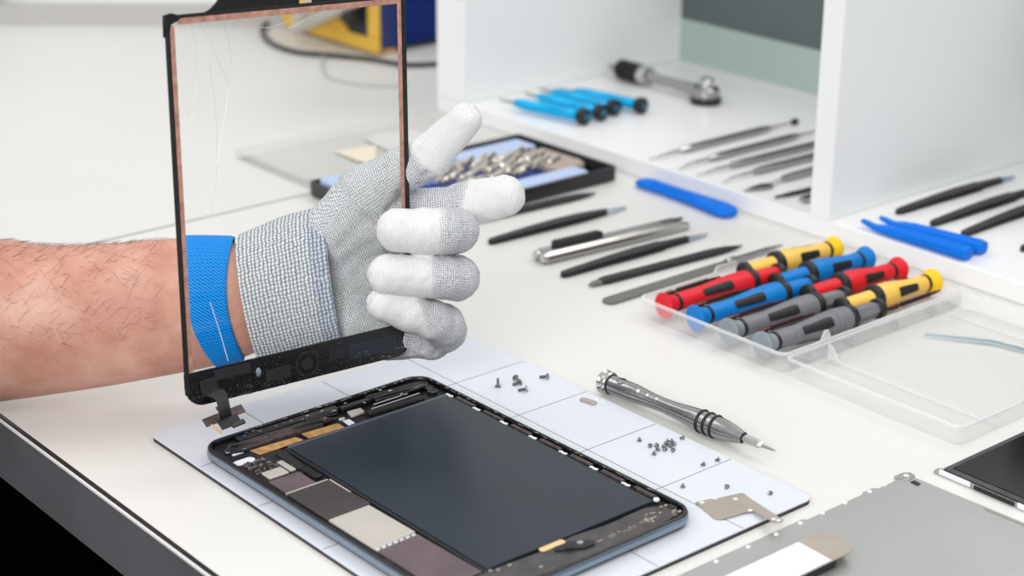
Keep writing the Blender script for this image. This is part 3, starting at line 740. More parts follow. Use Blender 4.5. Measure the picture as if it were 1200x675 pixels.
def submesh(nm, mask, m, parent):
    Fs = F[mask]; u_, inv = np.unique(Fs, return_inverse=True); inv = inv.reshape(Fs.shape)
    me = bpy.data.meshes.new(nm); me.from_pydata((V[u_]*S).tolist(), [], inv.tolist()); me.materials.append(m)
    me.polygons.foreach_set('use_smooth', [True]*len(me.polygons))
    o = bpy.data.objects.new(nm, me); col.objects.link(o); o.parent = parent; uvmesh(o, UV[u_])
    at_ = me.attributes.new('whiteness', 'FLOAT', 'POINT'); at_.data.foreach_set('value', wht[u_].astype(np.float32)); return o
glove = submesh('glove', ~fc, M['glove'], pr); glove['label'] = 'grey knitted glove'
for i in range(1, 6):
    mk = fc & (ft == i)
    if mk.any():
        o = submesh('fingertip_coating', mk, M['coatw'], glove); o['label'] = 'white coated '+['', 'middle', 'ring', 'little', 'index', 'thumb'][i]+' fingertip'
# --- knitted cuff, in two bands
def cuff(nm, m, xa, xb, parent):
    """xa, xb: 0..1 along the cuff from the wrist opening to the palm"""
    vs = []; uv = []; fs = []; ns = 80; nx = max(4, int((xb-xa)*40))
    for side in (0, 1):
        for i in range(nx+1):
            t = lerp(xa, xb, i/nx)
            cx_ = lerp(-45.0, -2.6, t); cy_ = lerp(-5.6, 7.0, t); cz_ = lerp(-.5, -3.5, t)
            ry = lerp(33.5, 36.4, t)+1.0*math.sin(t*PI); rz_ = lerp(22.0, 20.0, t); tilt = lerp(-.185, -.125, t)
            for k in range(ns+1):
                a = 2*PI*k/ns; sq = abs(math.sin(a))**.9*math.copysign(1, math.sin(a))
                rib = (.25*math.sin(a*38) if t < .72 else .1*math.sin(a*38))-(1.0 if side else 0)
                y = (ry+rib)*math.sin(a); z = (rz_+rib)*math.cos(a)
                fold = .6*math.sin(a*3+t*7)*math.sin(t*PI)
                vs.append((cx_+tilt*y-1.5*math.cos(a), cy_+y+fold*.6, cz_+z+fold)); uv.append((t*42, a*29))
    n = ns+1; B = (nx+1)*n
    for i in range(nx):
        for k in range(ns):
            fs.append((i*n+k, i*n+k+1, (i+1)*n+k+1, (i+1)*n+k)); fs.append((B+i*n+k, B+(i+1)*n+k, B+(i+1)*n+k+1, B+i*n+k+1))
    for k in range(ns):
        fs.append((k, B+k, B+k+1, k+1)); fs.append((nx*n+k, nx*n+k+1, B+nx*n+k+1, B+nx*n+k))
    me = bpy.data.meshes.new(nm); me.from_pydata([(v[0]*S, v[1]*S, v[2]*S) for v in vs], [], fs); me.materials.append(m)
    me.polygons.foreach_set('use_smooth', [True]*len(me.polygons)); me.set_sharp_from_angle(angle=math.radians(60))
    o = bpy.data.objects.new(nm, me); col.objects.link(o); o.parent = parent; uvmesh(o, uv); return o
cuff('cuff', M['cuff'], 0, .80, glove)
cuff('cuff_band', M['band'], .80, 1.0, glove)['label'] = 'darker blue grey band of the cuff'

# ================================================================== SCREWDRIVER BOX
bxx = thing('screwdriver_box', 'clear frosted plastic box with its empty lid open, holding eight coloured screwdrivers', 'box', (-104, 226, 0))
W_, L_, H_ = 112, 160, 11.5
def rr(x0, x1, y0, y1, z, r): return [(x, y, z) for x, y in rrect(x0, x1, y0, y1, r)]
def tray(parent, W_, L_, H_, t=1.3, r=6):
    MB().rings([rr(1.5, W_-1.5, 1.5, L_-1.5, 0, r), rr(0, W_, 0, L_, 1.5, r), rr(0, W_, 0, L_, H_, r), rr(t, W_-t, t, L_-t, H_, r-t), rr(t, W_-t, t, L_-t, t, r-t)], cap0=True, cap1=True).build('shell', M['frost'], parent, angle=50)
    MB().rings([rr(-.5, W_+.5, -.5, L_+.5, H_-1, r), rr(-.5, W_+.5, -.5, L_+.5, H_+.2, r), rr(t+.2, W_-t-.2, t+.2, L_-t-.2, H_+.2, r-t), rr(t+.2, W_-t-.2, t+.2, L_-t-.2, H_-1, r-t)], cap0=False, cap1=False).build('lip', M['frosth'], parent, angle=50)
tray(bxx, W_, L_, H_)
for i in range(4):
    for yy in (26, 62, 100, 134):
        MB().prism([(-4, 0), (4, 0), (1, 5.5), (-1, 5.5)], -1, 1).build('divider_fin', M['frosth'], bxx, loc=(28.5+i*26, yy, 1.2), rot=(PI/2, 0, PI/2*0), bevel=.2)
MB().prism([(0, 0), (22, 0), (19, 4), (3, 4)], -.7, .7).build('latch_tab', M['frosth'], bxx, loc=(.6, 62, H_), rot=(PI/2, 0, PI/2), bevel=.2)
MB().prism([(0, 0), (9, 0), (6, 5.5), (3, 5.5)], -.6, .6).build('latch_tab', M['frosth'], bxx, loc=(W_-.8, 30, H_), rot=(PI/2, 0, PI/2), bevel=.2)
ld = MB().rings([rr(1.5, 112.5, 1.5, 158.5, 0, 5), rr(0, 114, 0, 160, 1.5, 5), rr(0, 114, 0, 160, 10.5, 5), rr(1.2, 112.8, 1.2, 158.8, 10.5, 3.8), rr(1.2, 112.8, 1.2, 158.8, 1.2, 3.8)]).build('lid', M['frost'], bxx, loc=(112.6, 0, 0), angle=50)
ld['label'] = 'empty clear lid lying open beside the tray'
MB().rings([rr(-.4, 114.4, -.4, 160.4, 9.6, 5), rr(-.4, 114.4, -.4, 160.4, 10.7, 5), rr(1.4, 112.6, 1.4, 158.6, 10.7, 3.8), rr(1.4, 112.6, 1.4, 158.6, 9.6, 3.8)], cap0=False, cap1=False).build('lip', M['frosth'], ld, angle=50)
MB().b2(1.5, 112, 33.4, 34.2, 1.2, 2.2).build('inner_rib', M['frosth'], ld, bevel=.2)
MB().prism([(0, 0), (9, 0), (3, 8), (0, 9)], -.5, .5).build('inner_fin', M['frosth'], ld, loc=(1.4, 34, 1.2), rot=(PI/2, 0, 0), bevel=.2)
MB().b2(1.5, 112, 140, 140.8, 1.2, 2.2).build('inner_rib', M['frosth'], ld, bevel=.2)
MB().prism([(14, 102), (46, 122), (112, 136), (112, 137), (44, 124), (14, 103)], 1.2, 2.4).build('crease_mark', M['tip'], ld)

def handle_prof(sgn=1):
    return [(11, 5.0), (13, 5.2), (24, 5.1), (34, 5.6), (46, 6.8), (56, 7.3), (62, 7.2), (66, 6.9)]
def make_driver(m_body, m_cap, ribbed, label, loc, rz, capstyle='dish', long=68):
    k = long/68.
    d = thing('precision_screwdriver', label, 'screwdriver', loc, rz, group='coloured screwdrivers in the plastic tray')
    if capstyle == 'dish':
        pf = [(1.2, .05), (1.4, 3.6), (.2, 6.2), (0, 7.0), (.5, 7.7), (1.8, 7.5), (3.6, 6.0), (5.4, 5.1), (9, 4.8)]
    else:
        pf = [(-1, .05), (-.4, 3.6), (1.0, 6.2), (3.0, 7.6), (4.8, 7.5), (7, 6.1), (9, 4.8)]
    MB().lathe(pf, d=(0, 1, 0), seg=32, cap=False).build('cap', m_cap, d, angle=50)
    MB().lathe([(8.8, 4.6), (9, 5.35), (10.8, 5.35), (11, 4.7)], seg=32).build('neck_ring', M['blackr'], d)
    pr_ = [(11, 4.9), (13, 5.3), (22, 5.2), (32, 5.5), (44, 6.6), (54, 7.3), (62, 7.3), (66, 6.9)]
    pr_ = [(11+(t-11)*(long-13)/55., r) for t, r in pr_]
    if ribbed:
        q_ = []
        for i in range(60):
            t = 11+(long-13)*i/59; r = np.interp(t, [a for a, _ in pr_], [b for _, b in pr_])
            q_.append((t, r+(.28*math.cos(2*PI*(t-11)/3.3) if 20 < t < long-6 else 0)))
        pr_ = q_
    body = MB().lathe(pr_, seg=32).build('handle', m_body, d)
    for an in (.35, 2.5, 4.4):
        vs = []; rows = []
        for t in np.linspace(27*k, 49*k, 9):
            r = np.interp(t, [a for a, _ in pr_], [b for _, b in pr_])+(.3 if not ribbed else .45); row = []
            ee = .44 if 28*k < t < 48*k else .36
            for a in np.linspace(an-ee, an+ee, 7): row.append((-r*math.cos(a), t, r*math.sin(a)))
            rows.append(row)
        MB().rings(rows, cap0=False, cap1=False, closed=False).build('grip_pad', M['blackr'], body, angle=60)
    MB().lathe([(long-3, 6.6), (long-2.4, 7.7), (long+1.6, 7.7), (long+2.4, 6.2), (long+3, 5)], seg=8 if ribbed else 32, ph=.2).build('collar', M['blackr'], d, bevel=.4)
    e = 93 if long > 60 else 79
    MB().lathe([(long+2, 5.3), (long+6, 5.1), (e-8, 4.9), (e-3, 4.6), (e, 3.6), (e+.4, 2)], seg=6 if m_body in (M['grey'],) else 20).build('socket', m_body, d, bevel=.3)
    MB().lathe([(e-2.5, 5.0), (e-2, 5.9), (e+1.4, 5.9), (e+2.4, 4.6), (e+2.4, .05)], seg=24, cap=False).build('socket_ring', M['blackr'], d, angle=50)
    return d
zc = 10.2
make_driver(M['red'], M['red'], False, 'red screwdriver with a red cap at the near left end of the tray', (-87, 229.6, zc), -.05, "dish", 69)
make_driver(M['blueh'], M['blueh'], False, 'blue screwdriver whose cap points left, beside the near red one', (-62, 229.6, zc), -.05, "dish", 69)
make_driver(M['grey'], M['greyc'], False, 'smooth grey screwdriver between the blue and the ribbed grey one', (-36.5, 229.6, zc), -.05, "dish", 69)
make_driver(M['grey'], M['greyc'], True, 'ribbed grey screwdriver at the near edge of the tray', (-11.5, 229.6, zc), -.05, "dish", 69)
make_driver(M['yellow'], M['yellowc'], False, 'yellow screwdriver at the far edge of the tray, behind the blue one', (-90, 386, zc), PI-.08, 'dome', 53)
make_driver(M['blueh'], M['blueh'], False, 'blue screwdriver whose round cap points right, beside the far yellow one', (-65.5, 387, zc), PI-.08, 'dome', 53)
make_driver(M['red'], M['red'], False, 'red screwdriver whose round cap points right, between blue and yellow ones', (-40.5, 387, zc), PI-.08, 'dome', 53)
make_driver(M['yellow'], M['yellowc'], False, 'yellow screwdriver next to the open lid, cap pointing right', (-14.5, 386, zc), PI-.08, 'dome', 53)
bl_ = ['thin brown steel bit lying behind the near red screwdriver', 'thin brown steel bit between the near red and blue screwdrivers', 'thin brown steel bit between the near blue and smooth grey screwdrivers', 'thin brown steel bit between the two grey screwdrivers',
       'thin brown steel bit between the far yellow and blue screwdrivers', 'thin brown steel bit between the far blue and red screwdrivers', 'thin brown steel bit between the far red and yellow screwdrivers', 'thin brown steel bit between the far yellow screwdriver and the lid']
bp_ = [(-94.5, 236, 13), (-70, 236, 13), (-44.6, 236, 13), (-19.6, 234, 13.5), (-79, 331, 8.5), (-54.5, 331, 8.5), (-30, 331, 8.5), (-4.0, 328, 9)]
for i, (x, y, z) in enumerate(bp_):
    b = thing('driver_bit', bl_[i], 'bit', (x, y, z), 0, group='steel bits between the screwdrivers')
    MB().lathe([(0, .5), (1, 1.0), (4, 1.5), (8, 1.5), (8.4, 1.0), (12, 1.0)], seg=10).build('bit_tip', M['bit'], b)
    MB().lathe([(12, 1.5), (38, 1.5)], seg=6).build('shank', M['bit'], b)
    MB().lathe([(38, 1.0), (42, 1.0), (48, .5)], seg=10).build('bit_tip', M['bit'], b)

# ================================================================== STEEL SCREWDRIVER
sd = thing('steel_screwdriver', 'polished steel precision screwdriver lying on the desk beside the mat', 'screwdriver', (-37.4, 136.6, 6.6), math.atan2(7.5, 117)-PI/2)
sd.scale = (.88, .88, .88)
MB().lathe([(0, .05), (.3, 4.5), (1, 6.8), (2.0, 7.3), (3.0, 6.6), (4.2, 6.2), (5.2, 6.9), (6.4, 6.9), (7.2, 5.8)], seg=40, cap=False).build('swivel_cap', M['chrome'], sd, angle=60)
MB().lathe([(7, 5.6), (7.3, 6.1), (8, 6.1), (8.3, 5.4)], seg=32).build('cap_ring', M['blackr'], sd)
MB().lathe([(8.2, 5.6), (20, 5.7), (26, 5.7), (32, 5.1), (40, 4.5), (48, 4.3), (56, 4.6), (64, 5.3), (72, 6.0), (76, 6.2), (90, 6.2), (94, 6.0), (99, 5.2), (104, 4.1), (107.5, 3.2)], seg=48).build('barrel', M['dsteel'], sd, angle=50)
for t in (77.5, 82.5, 87.5): MB().lathe([(t-1.1, 6.1), (t-.7, 6.8), (t, 7.0), (t+.7, 6.8), (t+1.1, 6.1)], seg=40).build('grip_ring', M['blackr'], sd, angle=60)
rs_ = Vector((.25, 0, 1)).normalized()
for t, r, q0_ in ((16.5, 2.7, 5.7), ):
    MB().lathe([(0, 2.9), (.25, 2.7), (-.2, 2.3), (-1.6, 2.2), (-1.6, .05)], (rs_.x*(q0_-.15), t, rs_.z*(q0_-.15)), rs_, 28, up=(0, 1, 0), cap=False).build('through_hole', M['blackr'], sd)
for t, r, q0_ in ((31, 1.3, 5.1), (38, 1.0, 4.6), (45, .9, 4.35)):
    rs2 = Vector((.55, 0, .83)).normalized()
    MB().lathe([(0, r), (.5, r*.8), (.6, .05)], (rs2.x*(q0_-.2), t, rs2.z*(q0_-.2)), rs2, 20, up=(0, 1, 0), cap=False).build('inset_dot', M['labelw'], sd)
MB().lathe([(107, 3.3), (107.4, 3.3), (108, 2.7)], seg=24).build('collet_ring', M['blackr'], sd)
bt = MB().lathe([(107.5, 2.5), (118, 2.5), (119.5, 1.7), (120.5, 1.1)], seg=6).build('bit', M['chrome'], sd, bevel=.15)
MB().lathe([(120, 1.2), (127, .75), (129.5, .3)], seg=10).build('bit_tip', M['steel'], bt)

# ================================================================== SCREWS
def screw_mesh(L_, rh, rs):
    hd = MB().lathe([(0, rh*.75), (.25, rh), (.7, rh), (.75, rs)], d=(0, 0, 1), seg=16, up=(1, 0, 0)).mesh('head', M['screw'])
    pf = [(.7, rs)]
    n = int((L_-.7)/.35)
    for i in range(n): pf += [(.7+i*.35+.1, rs*.82), (.7+i*.35+.25, rs*1.1)]
    pf.append((L_, rs*.5))
    sh = MB().lathe(pf, d=(0, 0, 1), seg=10, up=(1, 0, 0)).mesh('shank', M['screw'])
    return hd, sh
LS = screw_mesh(5.0, 1.75, .75); SS = screw_mesh(2.2, 1.15, .55)
def put_screw(ms, label, x, y, ax, z=None, group=None):
    """ax = direction the shank points"""
    ax = Vector(ax).normalized(); rh = 1.75 if ms is LS else 1.15
    if z is None: z = 2.5 if ax.z > .9 else 2.5+rh*math.sqrt(max(0, 1-ax.z**2))*.95+.0
    e = ax.to_track_quat('Z', 'Y').to_euler()
    t = thing('screw', label, 'screw', (x, y, z), group=group, rot=e)
    for n_, me in zip(('head', 'shank'), ms):
        o = bpy.data.objects.new(n_, me); col.objects.link(o); o.parent = t
gL = 'longer screws on the upper mat square'; gS = 'tiny screws scattered on the mat'
put_screw(LS, 'longer dark screw standing on its head on the mat', -72.5, 95, (0, 0, 1), group=gL)
put_screw(LS, 'longer dark screw lying furthest right of the longer ones, near the mat edge', -63.5, 122.2, (-.8, -.55, -.22), group=gL)
put_screw(LS, 'longer dark screw lying just right of the touching pair', -58.5, 103.2, (-.6, -.75, -.22), group=gL)
put_screw(LS, 'longer dark screw of the touching pair, farther from the tablet', -74, 107.8, (.9, -.1, -.2), group=gL)
put_screw(LS, 'longer dark screw of the touching pair, nearer the tablet', -67.2, 106.4, (-.3, -.9, -.2), group=gL)
cl = [(29.0, 107.0), (31.0, 109.9), (33.8, 106.3), (36.6, 101.9), (33.9, 110.2), (32.2, 113.0), (30.2, 116.4), (32.4, 118.2), (36.2, 117.2), (36.3, 113.4), (36.8, 109.9), (39.4, 112.0), (34.3, 114.9)]
for i, (x, y) in enumerate(cl):
    a = rnd.uniform(0, 2*PI); ax = (0, 0, 1) if rnd.random() < .35 else (math.cos(a), math.sin(a), -.25)
    put_screw(SS, 'tiny screw in the loose pile in the middle of a mat square', x, y, ax, group='pile of tiny screws on the mat')
put_screw(SS, 'tiny screw standing alone to the left of the loose pile', 21.4, 106.9, (0, 0, 1), group=gS)
put_screw(SS, 'tiny screw lying by the mat edge just under the steel screwdriver', 33.7, 125.3, (-.8, -.5, -.25), group=gS)
put_screw(SS, 'tiny screw lying just left of the one nearest the grid line end', 60.2, 112.6, (-.5, -.85, -.25), group=gS)
put_screw(SS, 'tiny screw lying near the grid line end at the mat edge', 61.2, 121.4, (-.5, -.85, -.25), group=gS)
put_screw(SS, 'tiny screw standing beside the tablet corner', 69.6, 88.3, (0, 0, 1), group=gS)
put_screw(SS, 'tiny screw lying above the steel corner bracket', 82.6, 104.2, (.5, -.8, -.25), group=gS)
put_screw(SS, 'tiny screw near the right hand corner of the mat', 100.6, 114.2, (-.7, .2, -.25), group=gS)

ck = MB().prism([(-33.2, 119.2), (-32.4, 116), (-23.4, 117.6), (-24.2, 121)], 2.5, 3.7)
tag(ck.build('metal_clip', M['taupe'], bevel=.3), 'small flat brown metal clip lying on the mat', 'clip')

# ================================================================== BRACKET, PLATE, STRIP, PANEL
def zb(x, y): return 2.7+max(0, (x-102))*.13
bk = thing('steel_bracket', 'flat L-shaped taupe steel bracket lying across the mat edge', 'bracket')
outl = [(84.4, 81.4), (86.6, 89.2), (88.6, 90.2), (88.4, 93), (91.1, 103.8), (92.6, 104.8), (97.5, 103.4), (124.8, 95.4), (125.6, 93.8), (123.8, 90.8), (107.6, 94.6), (106.4, 93.6), (103.6, 79.6), (101, 77)]
MB().prism(outl, zb, lambda x, y: zb(x, y)+.6).build('plate', M['taupe'], bk, bevel=.12)
for x, y in ((86.8, 83.4), (94, 97.6), (121.4, 93.2), (106.6, 93.9), (124, 93.4)):
    MB().lathe([(0, 1.15), (.08, 1.1), (.1, .05)], (x, y, zb(x, y)+.6), (0, 0, 1), 16, up=(1, 0, 0), cap=False).build('hole', M['labelw'], bk)
sp_ = thing('shield_plate', 'large flat grey steel shield plate on the desk at lower right', 'plate', (1.6, 0, 0))
po = [(122, 14), (122, 110), (123.6, 111), (123.6, 150), (122.4, 151), (122.4, 158), (124.4, 160), (124.4, 178), (126, 182), (250, 186), (250, 14)]
MB().prism(po, .2, 1.1).build('sheet', M['plate'], sp_, bevel=.1)
MB().prism([(121.8, 174.5), (122, 181.5), (124.2, 184), (127.6, 183), (128.6, 176.5)], .3, 1.7).build('corner_tab', M['steel'], sp_, bevel=.15)
MB().lathe([(0, 1.4), (.1, .05)], (125, 179.6, 1.72), (0, 0, 1), 16, up=(1, 0, 0), cap=False).build('hole', M['labelw'], sp_)
MB().prism([(130, 176.4), (134.5, 176.0), (134.3, 178.6), (130.4, 179)], 1.1, 1.5).build('black_slot', M['blackp'], sp_)
for y in (30, 52, 72, 90, 106, 121, 136.5, 154, 165):
    MB().lathe([(0, 1.15), (.5, 1.05), (.55, .05)], (124.2, y, 1.1), (0, 0, 1), 18, up=(1, 0, 0), cap=False).build('edge_dimple', M['labelw'], sp_)
MB().prism([(168, 180.6), (216, 182.4), (216, 184), (168, 182)], 1.1, 1.35).build('edge_groove', M['steel'], sp_)
st = thing('labelled_strip', 'steel strip with a white label lying on the grey shield plate', 'strip', (.4, 0, 1.1))
so = [(141.4, 0), (141.4, 96.4), (143, 100.5), (147, 104), (150, 104.4), (160.6, 98.6), (161.8, 96), (161.8, 0)]
MB().prism(so, 4.2, 4.9).build('sheet', M['taupe'], st, bevel=.2)
MB().prism([(142, 2), (142, 85.4), (161.6, 84.2), (161.6, 2)], 4.9, 5.1).build('label', M['labelw'], st)
MB().prism([(146, 2), (146, 88), (161, 88), (161, 2)], 0, 4.2).build('underside', M['blackp'], st)
lc = thing('display_panel', 'black display panel with a silver edge lying at the right of the desk', 'display', (134, 195, 0))
MB().prism(rrect(0, 122, 0, 162, 1.5), .4, 2.6).build('frame', M['steel'], lc, bevel=.3)
MB().prism(rrect(1.2, 121, 1.2, 161, 1), 2.6, 3.4).build('bezel', M['greytape'], lc, bevel=.2)
MB().prism([(4, 5), (118, 5), (118, 158), (4, 158)], 3.4, 3.7).build('screen', mat('screen_black', (5, 5, 8), .12, spec=.3), lc)
MB().b2(.2, 18, -.7, 0, .6, 3.2).build('white_edge_tape', M['labelw'], lc, bevel=.15)
MB().b2(44, 90, -.7, 0, .6, 3.2).build('white_edge_tape', M['labelw'], lc, bevel=.15)
MB().b2(20, 42, -.6, 0, .6, 2.6).build('black_edge_tape', M['blackp'], lc)
MB().prism([(-2.6, -1), (-3, 3), (0, 5), (1.5, 0)], .3, 1.6).build('corner_tab', M['steel'], lc, bevel=.2)

# ================================================================== TOOLS ON THE DESK
def blade(parent, nm, m, prof, z0, z1, th_, x0=0, curve=0.):
    """flat tapered strip along +y: prof = [(y, halfwidth)], z from z0 to z1(y)"""
    pts0 = []; rings_ = []
    for y, w in prof:
        t = (y-prof[0][0])/(prof[-1][0]-prof[0][0]); zc_ = z0(y)
        rings_.append([(x0-w, y, zc_), (x0+w, y, zc_), (x0+w, y, zc_+th_), (x0-w, y, zc_+th_)])
    return MB().rings(rings_).build(nm, m, parent, bevel=min(.25, th_*.3))
def tweezers(label, loc, rz, L_=119, W_=4.6, group=None, step=False, metal=18):
    W_ *= .84
    t = thing('tweezers', label, 'tweezers', loc, rz, group)
    e = L_-metal
    pf = [(0, 1.2), (1.2, 2.3), (6, 2.7), (e*.35, W_*.82), (e*.58, W_), (e*.78, W_*.93)]
    if step: pf += [(e*.79, W_*.6), (e, W_*.45)]
    else: pf += [(e*.9, W_*.7), (e, W_*.42)]
    lo = lambda y: .2+1.0*math.sin(min(1, y/L_)*PI)*.2
    hi = lambda y: 1.7+1.9*math.sin(min(1, y/L_)*PI)**.8
    blade(t, 'arm', M['blacktool'], pf, lo, None, 1.5)
    blade(t, 'arm', M['blacktool'], pf, hi, None, 1.5)
    tp_ = [(e-1, W_*.40), (e+metal*.4, 1.1), (L_, .25)]
    blade(t, 'tip', M['tip'], tp_, lo, None, 1.0); blade(t, 'tip', M['tip'], tp_, hi, None, 1.0)
    return t
gt = 'black tweezers laid out in rows'
tweezers('black tweezers lying on the desk between the black case and the box cutter', (-253.5, 237.7, 0), -.03, 118, 4.7, gt)
tweezers('black stepped tweezers on the desk in front of the box cutter', (-178.5, 233.5, 0), -.02, 125, 4.7, gt, True)
tweezers('black tweezers on the shelf, farthest back, next to the divider', (-102.4, 459, 13), -.01, 128, 4.7, gt, True, 16)
tweezers('middle pair of black tweezers on the right shelf', (-73, 457, 13), -.0, 128, 4.7, gt, True, 16)
tweezers('black tweezers on the right shelf nearest the blue pry bars', (-48, 456, 13), .03, 128, 4.7, gt)
tweezers('black tool whose pointed end just enters the right edge of the shelf', (-7.2, 461, 13), .0, 120, 3.6, gt)
def spudger(label, loc, rz, L_=124, mtip=True, w=3.3):
    t = thing('spudger', label, 'spudger', loc, rz)
    rg = []
    for y, ww, h0, h1 in ((9, .9*w, 1., 3.2), (14, w, .4, 3.8), (L_-26, w, .4, 3.8), (L_-14, w*.8, .6, 3.4), (L_, .4, 1.2, 2)):
        rg.append([(-ww, y, h0), (ww, y, h0), (ww*.9, y, h1), (-ww*.9, y, h1)])
    MB().rings(rg).build('shaft', M['blacktool'], t, bevel=.4)
    rg = []
    for y, ww, h0, h1 in ((0, .5, 1.2, 1.8), (4, w*.75, 1.0, 2.6), (11, .8*w, .9, 3.1)):
        rg.append([(-ww, y, h0), (ww, y, h0), (ww*.9, y, h1), (-ww*.9, y, h1)])
    MB().rings(rg).build('tip', M['greenpin'] if mtip else M['blacktool'], t, bevel=.2)
    return t
spudger('black spudger with a pale pointed tip lying between the stepped tweezers and the grey file', (-155.5, 234.5, 0), -math.atan2(9, 124), 126)
spudger('black spudger lying along the near side of the black tool case', (-293, 250, 0), -math.atan2(6, 110), 112, False)
fl_ = thing('metal_file', 'flat grey metal file lying behind the screwdriver tray', 'file', (-129, 224, 0), 0)
MB().rings([[(-w_, y, 0.3), (w_, y, .3), (w_, y, 2.2), (-w_, y, 2.2)] for y, w_ in ((0, 2.6), (2, 4.2), (6, 4.6), (98, 4.6), (104, 4.2))]).build('blade', M['greenpin'], fl_, bevel=.3)
MB().lathe([(102, 2.2), (105, 2.4), (105.5, 1.6), (107, 1.6), (107.5, 2.6), (110, 2.6), (111, 2.0), (140, 1.8), (154, .6)], (0, 0, 2.6), seg=14).build('neck', M['dsteel'], fl_)

# box cutter
bc = thing('box_cutter', 'silver box cutter with a black slider lying on the desk', 'cutter', (-207, 241.5, 0), -.085)
def csec(y, w, h):   # asymmetrical rounded section
    return [(-w, y, .4), (w*.75, y, .4), (w, y, h*.35), (w*.92, y, h*.75), (w*.6, y, h), (0, y, h*.9), (-w*.15, y, h*.78), (-w, y, h*.78)]
body = MB().rings([csec(0, 6.8, 7.6), csec(4, 7.2, 8), csec(70, 7.0, 8), csec(108, 5.6, 6.6), csec(118, 4.8, 5.2)]).build('body', M['steel'], bc, bevel=.5)
MB().b2(-6.6, -1.2, 2, 112, 5.6, 6.6).build('rail', M['dsteel'], bc, loc=(0, 0, .2))
MB().prism([(-6.4, 12), (-.6, 12), (-.6, 50), (-6.4, 50)], 6.4, 10.6).build('slider', M['blackp'], bc, bevel=1.0)
m_ = MB()
for k in range(11): m_.box((-3.5, 15+k*3.1, 10.7), (5, 1.0, .9))
m_.build('slider_grip', M['blackp'], bc, bevel=.25)
for x in (-3.8, 3.6): MB().lathe([(-2.4, 1.2), (-2.2, 2.6), (-.8, 3.1), (.8, 3.0), (2, 2.4)], (x, 0, 3.9), (0, 1, 0), 20).build('end_cap', M['chrome'], bc, angle=60)
m_ = MB()
for k in range(9): m_.box((3.8, 58+k*5.4, 7.0-k*.13), (2.6, 1.8, .5), rz=.6)
m_.build('perforations', M['dsteel'], bc)
MB().prism([(-5, 100), (-1.5, 100), (-1, 116), (-4, 119)], 6.0, 6.9).build('blade_tip', M['blackp'], bc)

# blue pry tools
def pry(label, loc, rz, L_=92, hook=True):
    t = thing('pry_tool', label, 'pry tool', loc, rz, group='blue plastic pry tools')
    if hook:
        sec = [(0, 1.6, 3.4, 5.6), (3, 2.2, 2.6, 5.6), (10, 2.6, 1.0, 4.6), (18, 4.0, .6, 6.0), (26, 4.6, .3, 6.8), (L_*.6, 4.8, .2, 7.6), (L_*.86, 5.0, .2, 8.4), (L_*.95, 5.1, .2, 8.8), (L_, 4.6, .8, 8.2)]
    else:
        sec = [(0, 5.0, 1, 5.2), (3, 6.4, .6, 6.4), (14, 6.0, .3, 7.4), (20, 5.2, .3, 7.4), (L_*.5, 5.4, .3, 7.6), (L_*.75, 7.2, .3, 7.8), (L_*.88, 8.8, .3, 7.4), (L_*.96, 8.2, .3, 6.6), (L_, 5.2, .8, 5)]
    rg = []
    for x, w, z0, z1 in sec:
        r_ = []
        for k in range(12):
            a = 2*PI*k/12; c, s_ = math.cos(a), math.sin(a)
            r_.append((x, w*math.copysign(abs(c)**.6, c), (z0+z1)/2+(z1-z0)/2*math.copysign(abs(s_)**.6, s_)))
        rg.append(r_)
    MB().rings(rg).build('shaft', M['blue'], t, angle=50)
    if hook:
        MB().rings([[(x, -1.3, z1-.6), (x, 1.3, z1-.6), (x, 1.3, z1+.5), (x, -1.3, z1+.5)] for x, w, z0, z1 in sec[4:8]]).build('rib', M['blue'], t, bevel=.3)
    else:
        MB().rings([[(x, -4.6, 7.0), (x, -3.2, 7.0), (x, -3.2, 8.2), (x, -4.6, 8.2)] for x in (16, L_*.7)]).build('rib', M['blue'], t, bevel=.3)
    return t
pry('blue plastic pry tool on the desk in front of the shelf, broad rounded end', (-283, 400.5, 0), -.02, 91, False)
pry('blue hooked pry tool on the shelf, nearer the coloured screwdrivers', (-100.4, 421.2, 13), .01, 82)
pry('blue hooked pry tool on the shelf, behind its twin', (-97, 435, 13), .035, 78)

# ---------------------------------------------------------------- picks on the shelf
def pick(label, loc, rz, kind=0):
    t = thing('probe_pick', label, 'pick', loc, rz, group='slim steel picks on the shelf')
    MB().lathe([(30, 1.3), (34, 2.3), (42, 2.7), (116, 2.7), (124, 2.2), (128, 1.2)], (0, 0, 2.9), seg=8, ph=PI/8).build('handle', M['dsteel'], t, angle=20)
    if kind < 4:
        MB().tube(spline([(0, 0, 1.0), (1.6*(1 if kind % 2 else -1), 1.5, 1.4), (.4, 7, 2.4), (0, 18, 2.9), (0, 31, 2.9)]), [.3]*8+[.5]*8+[.8]*8+[1.1]*8+[1.3]).build('tip', M['steel'], t)
    else:
        MB().prism([(0, -7), (1.2, -1), (6.4, 12), (5, 18), (-1, 21), (-3.4, 14), (-3, 4)], 1.2, 2.2).build('spatula', M['dsteel'], t, bevel=.2)
        MB().tube([(0, 18, 2.0), (0, 32, 2.9)], [.9, 1.2]).build('neck', M['steel'], t)
    MB().tube([(0, 127, 2.9), (0, 140, 2.9), (0, 152, 2.9)], [1.1, .8, .6]).build('rear_shaft', M['steel'], t)
    if kind == 0: MB().lathe([(151, .8), (152, 2.2), (155, 2.6), (157.5, 1.8), (158, .3)], (0, 0, 2.9), seg=16).build('end_bulb', M['blackr'], t)
    return t
pick('slim steel pick ending in a small black bulb, farthest back on the shelf', (-290.5, 417, 13), 0, 0)
pick('slim steel pick, second from the back on the shelf', (-263, 417.5, 13), 0, 1)
pick('slim steel pick, third from the back on the shelf', (-242.5, 417, 13), -.03, 2)
pick('slim steel pick beside the spatula tool on the shelf', (-222, 419, 13), -.03, 3)
